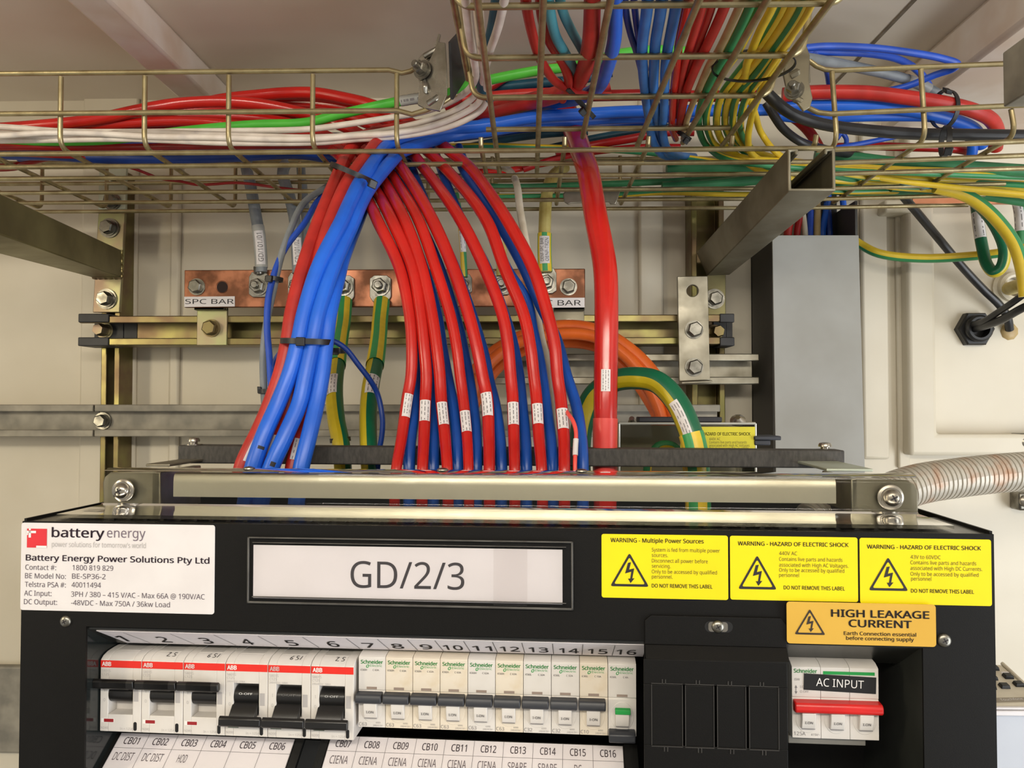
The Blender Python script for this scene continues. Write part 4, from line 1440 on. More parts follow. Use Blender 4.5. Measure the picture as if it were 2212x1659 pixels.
for (P, wv, mm, lab) in (
        ([(1133, -40, None), (1137, 10, None), (1147, 62, None), (1162, 115, None), (1180, 150, -4), (1205, 180, -10), (1260, 205, -16), (1320, 208, -16)], 24, REDF, 'leftmost red cable in the overhead tray'),
        ([(1165, -40, -8), (1172, 40, -8), (1188, 90, -8), (1208, 122, -8), (1222, 150, -10), (1228, 180, -14), (1215, 215, -18)], 24, REDF, 'red cable beside the leftmost one, tucked under the pale teal cables in the overhead tray'),
        ([(1180, -40, None), (1188, 25, None), (1200, 77, None), (1219, 112, -2), (1236, 140, -12), (1250, 170, -24)], 24, TEAL, 'left of the two pale teal cables in the overhead tray'),
        ([(1203, -40, -4), (1216, 25, -4), (1234, 65, -6), (1252, 98, -12), (1268, 130, -24)], 22, TEAL, 'right of the two pale teal cables in the overhead tray'),
        ([(1078, -40, -30), (1068, 40, -26), (1056, 100, -24), (1045, 150, -24), (1040, 190, -24), (1060, 215, -20)], 26, DTEAL, 'dark teal cable behind the white cables at the left of the overhead tray'),
        ([(1348, -40, -8), (1352, 25, -8), (1362, 72, -10), (1374, 110, -16), (1384, 150, -24)], 16, BLUN, 'dark navy cable right of the bright blue one in the overhead tray'),
        ([(1366, -40, -6), (1372, 25, -6), (1378, 72, -8), (1386, 112, -16), (1396, 150, -24)], 15, BLUN, 'second dark navy cable, against the steel blue cables in the overhead tray')):
    cable('overhead_cable', P, wv, mm, lab, ref=1)
HB = []
for (P, wv, lab) in (
        ([(1402, -40, None), (1397, 25, None), (1388, 92, None), (1388, 138, None), (1394, 203, None), (1400, 245, -4), (1408, 296, -2), (1422, 326, .845), (1440, 338, .90), (1470, 340, .96)], 23, 'leftmost of the three steel blue cables in the overhead tray'),
        ([(1434, -40, None), (1427, 25, None), (1416, 92, None), (1413, 138, None), (1412, 192, None), (1418, 245, -4), (1424, 300, -8), (1440, 328, .86), (1462, 338, .92), (1490, 340, .97)], 23, 'middle one of the three steel blue cables in the overhead tray'),
        ([(1468, -40, None), (1458, 25, None), (1442, 108, None), (1437, 150, None), (1436, 200, None), (1434, 245, None), (1432, 285, -2), (1440, 318, .83), (1462, 334, .89), (1500, 338, .95)], 22, 'rightmost of the three steel blue cables in the overhead tray')):
    cable('overhead_cable', P, wv + 3, BLUM, lab, group='steel blue cables in the overhead tray', ref=1)
for (P, wv, mm, lab) in (
        ([(1494, -40, None), (1482, 23, None), (1466, 100, None), (1461, 146, None), (1455, 200, None), (1452, 246, None), (1452, 278, -2), (1460, 300, -8)], 21, RED, 'leftmost of the four red cables at the middle of the overhead tray'),
        ([(1528, -40, None), (1514, 23, None), (1492, 95, None), (1478, 140, -2), (1468, 200, -4), (1462, 250, -8)], 20, REDF, 'second red cable from the left at the middle of the overhead tray'),
        ([(1550, -40, -4), (1534, 23, -4), (1508, 95, -5), (1490, 140, -6), (1475, 200, -8), (1466, 250, -12)], 20, REDF, 'third red cable from the left at the middle of the overhead tray'),
        ([(1583, -40, None), (1563, 20, None), (1524, 105, None), (1507, 138, None), (1482, 200, None), (1472, 245, -2), (1466, 280, -8)], 24, REDF, 'rightmost of the four red cables at the middle of the overhead tray'),
        ([(1620, -40, None), (1594, 20, None), (1551, 110, None), (1533, 138, None), (1505, 203, None), (1488, 246, None), (1480, 276, -2), (1476, 300, -8)], 18, TAN, 'tan cable beside the red cables in the overhead tray')):
    cable('overhead_cable', P, wv, mm, lab, ref=1)
# striped earth cables: down the overhead tray, then round to the right along the long tray
def ztray(x, y, up):
    return WZ(x, y, HZ + 0.008 + up).y


GYS = [
    ([(1640, -40, None), (1617, 20, None), (1572, 110, None), (1548, 149, None), (1522, 204, None), (1510, 245, -1), (1512, 285, -6), (1530, 318, -10)], [(1575, 345, 0), (1680, 358, 0), (1820, 366, 0), (2000, 374, .0), (2260, 384, 0)], 22, GY, .50),
    ([(1662, -40, -2), (1638, 20, -2), (1594, 110, -2), (1566, 150, -2), (1538, 204, -2), (1526, 245, -2), (1530, 285, -6), (1552, 318, -12)], [(1610, 342, 0.004), (1700, 350, 0.004), (1850, 380, 0), (2000, 388, 0), (2260, 399, 0)], 22, GY, .30),
    ([(1712, -40, -4), (1689, 20, -4), (1632, 110, -4), (1596, 155, -3), (1560, 204, -2), (1549, 245, -2), (1551, 285, -6), (1580, 325, -14)], [(1650, 372, 0), (1760, 386, 0), (1900, 396, 0), (2050, 402, 0), (2260, 408, 0)], 22, GY, .15),
    ([(1732, -40, -2), (1709, 20, -2), (1650, 110, -2), (1612, 158, -2), (1578, 204, -2), (1567, 245, -2), (1570, 285, -8), (1600, 322, -16)], [(1670, 360, .006), (1790, 378, .003), (1930, 404, 0), (2080, 412, 0), (2260, 420, 0)], 22, GYT, .40),
    ([(1752, -40, None), (1728, 20, None), (1668, 110, None), (1632, 160, None), (1594, 204, None), (1584, 245, None), (1586, 285, -8), (1612, 318, -14)], [(1690, 345, .008), (1800, 356, .006), (1950, 366, .006), (2260, 372, .006)], 22, GY, .25),
    ([(1770, -40, None), (1745, 20, None), (1686, 108, None), (1650, 160, None), (1616, 204, None), (1602, 245, None), (1602, 285, -6), (1624, 322, -12)], [(1690, 392, 0), (1800, 412, 0), (1950, 414, .002), (2120, 424, .002), (2260, 436, .002)], 22, GYT, .55)]
for i, (A, Bq, wv, mm, off) in enumerate(GYS):
    P = depths(A) + [(x, y, ztray(x, y, u)) for x, y, u in Bq]
    cable('earth_cable', P, wv, mm, '%s striped earth cable from the left in the overhead tray bunch' % ORD[i], 'cable', 'striped earth cables of the overhead tray', ref=1, off=off)
cable('earth_cable', [(1690, -40, -1), (1666, 20, -1), (1644, 62, -1), (1622, 114, -1), (1613, 141, -1), (1611, 177, -1), (1620, 210, -2), (1632, 250, -6), (1646, 290, -8), (1672, 325, .82), (1720, 352, .86), (1790, 366, .88), (1900, 384, .88), (2000, 398, .88), (2260, 424, .87)], 20, YEL, 'brightest yellow cable with a green edge, crossing over the striped ones in the overhead tray', ref=1, off=.92)
cable('earth_cable', [(1708, 80, -3), (1660, 160, -3), (1634, 220, -4), (1620, 268, .775), (1616, 300, .79), (1622, 330, .81), (1660, 352, .84), (1720, 362, .86), (1800, 372, .88)], 17, GY, 'striped earth cable turning under the end of the overhead tray beside the black cables', ref=1, off=.3)
for i, (P, wv, mm, lab) in enumerate((
        ([(880, 318, .90), (985, 316, .90), (1060, 315, .90), (1160, 318, .905), (1260, 321, .91), (1400, 330, .92), (1560, 352, .93), (1700, 372, .94)], 13, YEL, 'yellow cable stretched along the long tray behind the thick red cable'),
        ([(980, 300, .98), (1100, 286, .98), (1200, 280, .975), (1300, 272, .97), (1420, 262, .96)], 15, BLUN, 'navy cable crossing under the overhead tray behind the thick red cable'),
        ([(1010, 318, .97), (1100, 300, .97), (1180, 290, .965), (1270, 284, .96)], 16, DTEAL, 'dark teal cable in the long tray left of the thick red cable'),
        ([(1180, 322, .96), (1290, 298, .955), (1400, 280, .95), (1480, 272, .945)], 17, DTEAL, 'dark teal cable rising right of the thick red cable in the long tray'),
        ([(1200, 330, .93), (1290, 312, .93), (1360, 300, .92), (1440, 286, .915), (1500, 285, .91)], 18, REDD, 'deep red cable rising right of the thick red cable in the long tray'),
        ([(1130, 366, .93), (1210, 340, .93), (1300, 326, .93), (1390, 318, .92), (1470, 318, .91)], 14, REDD, 'lower deep red cable crossing behind the thick red one in the long tray'),
        ([(1020, 372, .93), (1100, 368, .935), (1150, 358, .94), (1220, 345, .94)], 14, RED, 'red cable in the long tray right of the fan, near the cream cable'),
        ([(1000, 400, .96), (1100, 404, .965), (1250, 400, .96), (1400, 394, .95), (1560, 388, .95), (1700, 392, .945)], 14, GREEND, 'green cable along the back of the long tray under the overhead one'),
        ([(1020, 424, .98), (1150, 424, .98), (1300, 422, .975), (1440, 416, .965), (1600, 420, .96), (1720, 420, .955)], 12, GYT, 'striped cable at the back edge of the long tray under the overhead one'),
        ([(1440, 366, .91), (1540, 362, .91), (1640, 366, .905), (1760, 360, .89)], 24, GREEND, 'thick green cable behind the square bracket arm in the long tray'),
        ([(1430, 404, .94), (1540, 398, .94), (1640, 388, .935), (1720, 384, .93)], 22, GREEND, 'lower thick green cable left of the square bracket arm in the long tray'))):
    cable('tray_cable', P, wv, mm, lab)
cable('tray_cable', [(1150, 212, .93), (1250, 208, .93), (1330, 206, .92), (1420, 205, .92), (1520, 208, .92), (1640, 206, .92)], 24, REDD, 'deep red cable crossing behind the steel blue cables under the overhead tray')
cable('tray_cable', [(1000, 215, .91), (1100, 205, .905), (1200, 200, .90), (1290, 195, .895), (1316, 186, .895)], 22, REDF, 'red cable with its round end showing right of the bright blue bend')
cable('tray_cable', [(980, 228, .95), (1050, 195, .94), (1150, 180, .93), (1250, 172, .92), (1322, 156, .915)], 20, DTEAL, 'dark teal cable with its round end showing under the overhead tray')
cable('tray_cable', [(960, 232, .93), (1010, 208, .93), (1060, 188, .925), (1100, 164, .925), (1180, 148, .92), (1240, 140, .92)], 18, REDD, 'deep red cable just above the bright green one under the overhead tray')
cable('tray_cable', [(940, 262, .955), (1040, 240, .95), (1120, 212, .945), (1200, 195, .94), (1260, 200, .93)], 26, BLUR, 'royal blue cable below the bright green one under the overhead tray')

# ---------------------------------------------------------------- right tray
RT = [
    ([(1735, 104, .795), (1780, 100, .80), (1878, 103, .805), (1956, 112, .81), (2034, 126, .815), (2068, 138, .82), (2060, 148, .83), (2020, 162, .845), (1960, 186, .86), (1900, 200, .87)], 15, BLUR, 'top blue cable looping out above the right tray'),
    ([(1735, 112, .80), (1780, 112, .81), (1878, 116, .83), (1940, 128, .85), (1979, 150, .87), (2001, 175, .88), (2013, 205, .89), (2005, 250, .90)], 15, BLUR, 'second blue cable from the top, diving down inside the right tray'),
    ([(1760, 118, .80), (1785, 150, .85), (1792, 185, .88), (1800, 230, .90)], 13, BLUR, 'short blue cable dropping behind the right clamp'),
    ([(1690, 118, .775), (1730, 124, .785), (1790, 134, .81), (1858, 147, .84), (1936, 165, .86), (1990, 184, .875), (2030, 205, .88)], 22, GREY, 'grey cable with a pale sleeve slanting down in the right tray'),
    ([(1690, 205, .86), (1750, 200, .855), (1800, 199, .85), (1878, 201, .845), (1975, 213, .84), (2034, 222, .84), (2100, 238, .845), (2140, 258, .86), (2154, 285, .88), (2150, 320, .90)], 31, REDF, 'thick dusty red cable along the top of the right tray'),
    ([(1680, 232, .87), (1750, 230, .865), (1850, 230, .86), (1960, 238, .86), (2045, 255, .87), (2105, 280, .885), (2122, 315, .90)], 27, BLUE, 'thick blue cable under the dusty red one in the right tray'),
    ([(1670, 250, .88), (1760, 256, .875), (1850, 252, .87), (1950, 251, .87), (2020, 254, .87), (2075, 272, .88), (2100, 310, .895), (2098, 345, .905)], 22, BLUE, 'lower blue cable bending down at the end of the right tray'),
    ([(1655, 200, .79), (1680, 224, .79), (1711, 246, .795), (1760, 264, .80), (1809, 274, .80), (1890, 283, .80), (1975, 289, .80), (2090, 291, .795), (2260, 294, .79)], 25, BLACKC, 'thick black cable sweeping along the front of the right tray'),
    ([(1655, 222, .83), (1672, 250, .83), (1692, 278, .835), (1729, 306, .84), (1780, 322, .86), (1850, 336, .90), (1930, 352, .95), (2050, 372, .98)], 18, BLACKC, 'thinner black cable curving down behind the square bracket arm'),
    ([(1690, 240, .92), (1725, 262, .92), (1752, 290, .92), (1775, 330, .92), (1790, 360, .92)], 22, REDD, 'deep red cable curving down left of the right tray'),
    ([(1800, 318, .90), (1880, 316, .90), (1960, 318, .905), (2060, 322, .91), (2105, 330, .92)], 18, REDD, 'deep red cable lying low in the right tray'),
    ([(1790, 322, .87), (1850, 312, .87), (1930, 296, .875), (1990, 282, .88)], 11, BLUR, 'thin blue cable slanting up behind the black one in the right tray'),
    ([(1808, 300, .89), (1818, 288, .89), (1828, 300, .89), (1826, 322, .895)], 10, BLUR, 'little blue loop behind the upright wire of the right tray'),
    ([(1760, 334, .90), (1830, 340, .895), (1931, 352, .89), (2070, 360, .88), (2260, 372, .87)], 27, GREEND, 'plain green cable lying across the right tray'),
    ([(1790, 364, .90), (1830, 364, .895), (1885, 375, .89), (1978, 398, .89), (2040, 404, .93), (2110, 408, .99)], 14, TEAL, 'teal cable crossing the striped ones in the right tray'),
    ([(1800, 385, .92), (1900, 390, .915), (2000, 392, .91), (2110, 396, .90), (2260, 404, .89)], 15, GY, 'striped cable in the middle of the right tray'),
    ([(1790, 404, .94), (1880, 398, .935), (1980, 404, .93), (2090, 412, .92), (2260, 424, .90)], 15, GYT, 'twisted striped cable under the teal one in the right tray'),
    ([(1780, 412, .955), (1880, 416, .95), (1990, 412, .945), (2090, 420, .935), (2260, 446, .92)], 16, GREEND, 'green cable at the back of the right tray')]
for P, wv, mm, lab in RT:
    o = cable('tray_cable', P, wv, mm, lab, off=.3)
    if 'pale sleeve' in lab:
        wrap(o, 1958, 2008, -180, 180, GREYL, 'sleeve', 1.06, 0, axis=0, label='pale grey sleeve', full=True)
tie('cable_tie', ellipse(W(2040, 236, .85), V((.004, -.012, .014)), V((-.003, .014, .016))), 0.0052, 'black cable tie with a big head on the dusty red cable of the right tray', W(2046, 198, .836))
tie('cable_tie', ellipse(W(2042, 305, .775), V((-.001, -.010, .004)), V((.0015, .003, .0145))), 0.0050, 'black cable tie hooking the thick black cable to the right tray', W(2048, 326, .755))
tie('cable_tie', ellipse(W(1245, 213, .715), V((-.017, -.004, .0165)), V((.002, .014, .004))), 0.0042, 'black cable tie lashing cables to a long wire of the overhead tray', W(1259, 240, .70))
tie('cable_tie', ellipse(W(1628, 142, .628), V((.034, 0, .002)), V((.002, .012, -.0075))), 0.0026, 'thin black cable tie slung under the striped cables of the overhead tray')
tie('cable_tie', ellipse(W(1478, 293, .77), V((.006, 0, -.004)), V((.0, .007, .004))), 0.0036, 'black cable tie at the foot of the tan cable', W(1482, 303, .765))

# earth cables and black leads on the right wall
o = cable('earth_cable', [(1925, 402, .93), (2010, 405, .935), (2080, 420, .94), (2118, 447, .945), (2152, 492, .95), (2170, 540, .955), (2164, 576, .96), (2148, 588, .965), (2132, 572, .975), (2121, 530, .985), (2113, 480, .99), (2108, 436, 1.0)], 24, GYB, 'green earth cable hanging in a tight loop below the right tray', ref=5, off=0.95)
wrap(o, .845, .945, -65, 65, STICKW, grow=1.05, lines=2, axis=2)
cable('earth_cable', [(2020, 404, .90), (2075, 418, .90), (2110, 436, .90), (2151, 472, .90), (2190, 525, .90), (2208, 580, .90), (2216, 640, .90)], 27, GY, 'broad striped earth cable curving down off the end of the right tray', ref=3, off=0.45)
o = cable('earth_cable', [(2196, 425, 1.03), (2203, 460, 1.03), (2206, 510, 1.03), (2208, 560, 1.03)], 22, GYT, 'striped earth cable with a white tag at the extreme right edge', off=.1)
wrap(o, 440, 500, -40, 80, STICKW, grow=1.05, lines=2)
cable('earth_cable', [(1820, 500, 1.05), (1857, 527, 1.045), (1900, 548, 1.03), (1990, 558, 1.02), (2100, 553, 1.0), (2170, 545, .985), (2260, 526, .97)], 19, GY, 'yellow and green cable swagging across the wall from behind the grey duct', ref=3, off=0.88)
cable('yellow_gland_cable', [(2178, 624, 1.075), (2195, 619, 1.05), (2225, 606, 1.02), (2280, 580, 0.98)], 29, CREAMY, 'yellowed cable coming out of the round white bush at the right edge', ref=1)
cable('black_lead', [(1930, 400, .97), (1975, 452, 1.0), (2025, 512, 1.03), (2080, 578, 1.05), (2125, 626, 1.06), (2160, 660, 1.066), (2176, 685, 1.07), (2181, 712, 1.08)], 17, BLACKC, 'black lead slanting from the right tray down to a small hole in the wall', ref=3)
cable('black_lead', [(2100, 702, 1.07), (2125, 694, 1.04), (2160, 672, 1.01), (2195, 648, .98), (2260, 600, .95)], 14, BLACKC, 'upper of two black leads leaving the black hexagonal gland', ref=2)
cable('black_lead', [(2105, 710, 1.07), (2130, 703, 1.04), (2165, 690, 1.01), (2212, 664, .975), (2280, 636, .95)], 17, BLACKC, 'lower of two black leads leaving the black hexagonal gland', ref=2)
t = thing('cable_gland', 'black hexagonal gland nut on the right wall with two black leads', 'cable gland', W(2100, 712, WY), 0)
O = W(2100, 712, WY)
MB().lathe([(0.0255, 0), (0.0255, 0.010), (0.0235, 0.0125), (0.0165, 0.0125), (0.0165, 0.004)], O, OUT, 6, 0.0, caps=False).build('hex_nut', BLACKP, t, smooth=False)
MB().lathe([(0.0185, 0.011), (0.0185, 0.019), (0.0160, 0.021), (0.0130, 0.021), (0.0130, 0.006), (0.0, 0.006)], O, OUT, 28, caps=False).build('sealing_ring', BLACKP, t)
t = thing('wall_bush', 'round white conduit bush in the right wall round a yellowed cable', 'conduit bush', W(2182, 622, WY), 0)
MB().lathe([(0.0255, 0), (0.0255, 0.003), (0.021, 0.005), (0.0205, 0.011), (0.0165, 0.0135), (0.0135, 0.0125), (0.0135, 0.002)], W(2182, 622, WY), OUT, 32, caps=False).build('bush_ring', OFFW, t)
t = thing('sealant_patch', 'lumpy tan sealant round the lead where it enters the wall', 'sealant', W(2180, 716, WY), 0)
MB().lathe([(0.0125, 0), (0.011, 0.003), (0.007, 0.005)], W(2180, 716, WY), OUT, 9).build('sealant_blob', TAN, t)

# ribbed conduit leaving the cabinet on the right
D = crm([(1750, 1132, .72), (1795, 1112, .73), (1850, 1090, .74), (1905, 1072, .75), (1983, 1046, .765), (2070, 1032, .78), (2140, 1024, .79), (2212, 1018, .80), (2330, 1010, .815)], 40)
pts = [W(*p) for p in D]
L = [0]
for i in range(1, len(pts)):
    L.append(L[-1] + (pts[i] - pts[i - 1]).length)
tot = L[-1]
N = 620
rp, rr = [], []
j = 0
for k in range(N):
    s = tot * k / (N - 1)
    while j < len(L) - 2 and L[j + 1] < s:
        j += 1
    f = (s - L[j]) / max(1e-9, L[j + 1] - L[j])
    rp.append(pts[j].lerp(pts[j + 1], f))
    ph = (s / 0.0056) % 1.0
    rr.append(0.0198 - (0.0016 if ph < 0.22 else 0.0))
o = MB().tube(rp, rr, 28).build('ribbed_conduit', CONDUIT, origin=pts[0], ang=60)
tag(o, 'rust-flecked ribbed grey conduit leaving the back of the cabinet to the right', 'conduit')
for y0, y1 in ((936, 975), (1063, 1102)):
    t = thing('saddle_clip', '%s bright metal saddle foot on the wall %s the ribbed conduit at the right edge' % (('upper', 'above') if y0 < 1000 else ('lower', 'below')), 'clip', W(2210, (y0 + y1) / 2, .98), 0, 'saddle feet of the conduit')
    m = MB()
    a, b = W(2196, y1, 1.07), W(2290, y0, 1.07)
    m.box((a.x, 1.064, a.z), (b.x, WY, b.z))
    m.build('clip_foot', CHROME, t, bevel=0.003)
    MB().lathe([(0.008, 0), (0.008, .003), (.0045, .0055)], W(2214, (y0 + y1) / 2, 1.064), OUT, 20).build('screw', STEEL, t)

# wires rising out of the grey duct
for x0, x1, mm, wv, lab in ((1704, 1722, REDF, 17, 'red wire at the left of the duct mouth'), (1724, 1738, REDD, 14, 'deep red wire second in the duct mouth'), (1741, 1726, OFFW, 12, 'cream wire in the duct mouth'),
                            (1752, 1750, BLUR, 13, 'royal blue wire behind the cream one in the duct mouth'), (1767, 1764, TAN, 15, 'brownish wire in the middle of the duct mouth'), (1779, 1790, BLUE, 14, 'bright blue wire in the middle of the duct mouth'),
                            (1794, 1784, BLUN, 13, 'navy wire beside the bright blue one in the duct mouth'), (1825, 1820, BLUE, 13, 'bright blue wire at the right of the duct mouth')):
    cable('duct_wire', [(x0, 640, 1.04), (x0, 560, 1.04), (x0 - 2, 500, 1.04), ((x0 + x1) / 2, 455, 1.04), (x1, 415, 1.035), (x1 + 4, 380, 1.02)], wv, mm, lab, 'wire', 'wires rising out of the duct', ref=2)
# ================================================================== the black power cabinet
TH = math.radians(3.5)          # right end turned slightly towards the camera
ED = V((math.sin(TH), math.cos(TH), 0))       # into the cabinet
EX = V((math.cos(TH), -math.sin(TH), 0))
CO = W(1142, 1140, 0.455)
BASEZ = 0.62
CB = thing('power_cabinet', 'black rack power cabinet with breakers, warning stickers and clear top guard', 'power cabinet', (CO.x, CO.y, BASEZ), -TH)
CM = WM[CB.name]
CI = CM.inverted()


def L3(px, py, d=0.0):
    """photo pixel -> cabinet-local point on the plane d metres behind the front panel"""
    r = ray(px, py)
    s = (CO + ED * d - CP).dot(ED) / r.dot(ED)
    return CI @ (CP + r * s)


X1, Y1, Z1 = V((1, 0, 0)), V((0, 1, 0)), V((0, 0, 1))


def lpx(px, py, d=0.0):
    return (L3(px, py, d) - L3(px, py + 1, d)).z


def rect(px0, py0, px1, py1, d):
    """mean local rectangle from photo corners given at its left (y at x0) and its right"""
    a, b = L3(px0, py0, d), L3(px1, py1, d)
    return a, b


def cbuild(m, name, mt, parent=CB, bevel=0.0, smooth=True):
    return m.build(name, mt, parent, local=True, bevel=bevel, smooth=smooth)


FT = 0.0016                     # sheet thickness
uL, uR = L3(46, 1300).x, L3(2149, 1300).x
vT = 0.5 * (L3(50, 1125).z + L3(2147, 1155).z)
vB = vT - 0.36
oL, oT = L3(184, 1500).x, 0.5 * (L3(186, 1353).z + L3(1390, 1384).z)
oR = L3(1995, 1500).x
pL, pR = L3(1392, 1500).x, L3(1698, 1500).x
acT = L3(1850, 1396).z
m = MB()
m.box((uL, 0, oT), (uR, FT, vT))
m.box((uL, 0, vB), (oL, FT, oT))
m.box((oR, 0, vB), (uR, FT, oT))
m.box((pL, 0, vB), (pR, FT, oT))
cbuild(m, 'front_panel', BLACKM)
m = MB()
m.box((uL, FT, vT - FT), (uR, 0.064, vT))
cbuild(m, 'top_panel', BLACKG)
m = MB()
m.box((uL, FT, vB), (uL + FT, 0.30, vT + 0.0015))
cbuild(m, 'side_panel', BLACKM)
m = MB()
m.box((uR - FT, FT, vB), (uR, 0.30, vT + 0.0015))
cbuild(m, 'side_panel', BLACKM)
m = MB()
m.box((uL, 0.30, vB), (uR, 0.302, vT - 0.002))
m.box((uL, FT, vB - 0.002), (uR, 0.30, vB))
cbuild(m, 'back_panel', BLACKM)
DGREY = mat('black_sheet_reflection_grey', (66, 68, 64), 0.3, 0.3, (56, 58, 54), 20, 0.02, 200, 0.05)  # black sheet of the right recess, its grey reflection put into the base colour
# recess behind the breakers
rd = 0.062
m = MB()
m.box((oL - 0.001, FT, vB), (oL, rd, oT))
cbuild(m, 'recess_side', mat('glossy_black_sheet', (30, 34, 34), 0.12, 0.0, (26, 30, 30), 30), CB)
m = MB()
m.box((oL, rd, vB), (pL + 0.02, rd + 0.001, oT))
m.box((pR - 0.02, rd + 0.03, vB), (oR, rd + 0.031, oT))
m.box((oL, FT, oT - 0.001), (pL + 0.004, rd, oT + 0.0005))
cbuild(m, 'recess_back', BLACKM)
m = MB()
m.box((oR, FT, vB), (oR + 0.001, rd + 0.03, oT))
m.box((pR - 0.001, FT, vB), (pR, rd + 0.03, acT))
cbuild(m, 'recess_side', DGREY)
m = MB()
q0, q1 = L3(1700, 1396, 0.001), L3(1995, 1402, 0.001)
zl = L3(1850, 1431, .034).z
m.prism([(pR, FT, acT), (pR, 0.034, zl), (pR, 0.06, zl), (pR, 0.06, acT + .004), (pR, FT, acT + .004)], (oR - pR, 0, 0))
m.box((pR, 0, acT), (oR, FT, oT + 0.0001))
cbuild(m, 'recess_top', DGREY)

# number strip on the sloping lintel
s_dir = V((0, 0.0255, -0.0158))
TL, TR = L3(207, 1360, 0.002), L3(1396, 1389, 0.002)
zs = 0.5 * (TL.z + TR.z)
TL.z = TR.z = zs
m = MB()
m.prism([V((oL, 0.0016, oT)), V((oL, 0.0016, zs)), V((oL, 0.0016, zs)) + s_dir * 1.02, V((oL, 0.034, oT))], (pL - oL, 0, 0))
cbuild(m, 'lintel', BLACKG)
nrm = s_dir.cross(X1).normalized()
if nrm.y > 0:
    nrm = -nrm
m = MB()
dn = nrm * 0.0004
a0, b0 = TL + dn + s_dir * 0.03, TR + dn + s_dir * 0.03
a1, b1 = a0 + s_dir * 0.9 + V((0.006, 0, 0)), b0 + s_dir * 0.9
m.prism([a0, b0, b1, a1], nrm * 0.0003)
strip = cbuild(m, 'number_strip', PAPER)
strip['label'] = 'white strip numbered 1 to 16'
tm = MB()
ey = -s_dir.normalized()
for k, px in enumerate((262, 353, 445, 533, 630, 719, 796, 858, 920, 978, 1041, 1101, 1163, 1229, 1291, 1353)):
    f = (px - 207) / (1396 - 207)
    py = 1360 + 29 * f + 17
    c = TL.lerp(TR, f) + s_dir * 0.78 + nrm * 0.0009
    c.x = L3(px, py, 0.016).x
    text(tm, str(k + 1), c, X1, ey, (.0050 if k == 0 else .0068 if k < 6 else .0072 if k < 9 else .0118), 0.0122 if k < 6 else 0.0105, 0.012, 'c')
for px in (300, 398, 489, 581, 674, 765, 830, 893, 950, 1010, 1070, 1131, 1195, 1258, 1325):
    f = (px - 207) / (1396 - 207)
    c = TL.lerp(TR, f)
    c.x = L3(px, 1360 + 29 * f + 16, 0.016).x
    lean = V((0.0035 * (1 - f * 1.2), 0, 0))
    p, q = c + s_dir * 0.1 + nrm * 0.0009 - lean, c + s_dir * 0.88 + nrm * 0.0009 + lean
    w_ = V((0.00018, 0, 0))
    tm.quad(p - w_, p + w_, q + w_, q - w_)
cbuild(tm, 'printed_text', INK, strip, smooth=False)

# perforations pressed in the top panel
m = MB()
for k in range(46):
    u = uL + 0.05 + k * (uR - uL - 0.09) / 45
    for j in range(3):
        d = 0.010 + 0.016 * j
        m.hexa([(u - .0016 + .002, d, vT), (u + .0016 + .002, d, vT), (u + .0016, d + .008, vT), (u - .0016, d + .008, vT),
                (u - .0006 + .002, d + .001, vT + .0008), (u + .0006 + .002, d + .001, vT + .0008), (u + .0006, d + .007, vT + .0008), (u - .0006, d + .007, vT + .0008)])
cbuild(m, 'vent_louvres', BLACKG)


def psq(px0, py0, px1, py1, d, skew=None):
    """local rectangle: left edge at pixel x0, right at x1; top py0 / bottom py1 taken at the middle"""
    xm, ym = (px0 + px1) / 2, (py0 + py1) / 2
    a, b = L3(px0, ym, d), L3(px1, ym, d)
    t, u = L3(xm, py0, d), L3(xm, py1, d)
    return a.x, b.x, u.z, t.z


def rrect(x0, x1, z0, z1, d, r, n=5):
    out = []
    for cx, cz, a in ((x1 - r, z1 - r, 0), (x0 + r, z1 - r, 90), (x0 + r, z0 + r, 180), (x1 - r, z0 + r, 270)):
        for k in range(n + 1):
            t = math.radians(a + 90 * k / n)
            out.append(V((cx + r * math.cos(t), d, cz + r * math.sin(t))))
    return out


def sticker(name, label, px0, py0, px1, py1, mt, r=0.0015, d=0.0, th=0.0004, parent=CB):
    x0, x1, z0, z1 = psq(px0, py0, px1, py1, d)
    m = MB().prism(rrect(x0, x1, z0, z1, d - th, r), (0, th, 0))
    o = cbuild(m, name, mt, parent, smooth=False)
    if label:
        o['label'] = label
    return o


SLOPE = 0.0


def ct(mb, s, x0, yb, x1=None, h=10.0, bold=0.0, d=-0.0006, align='l'):
    """line of lettering by photo pixels: starts at x0 on baseline yb, ends at x1, capitals h pixels tall"""
    P = L3(x0, yb, d)
    wd = None
    if x1 is not None:
        wd = abs(L3(x1, yb, d).x - P.x)
    return text(mb, s, P, X1, Z1, wd, h * lpx(x0, yb, d), bold, align)


def rowshift(x):
    return 0.0


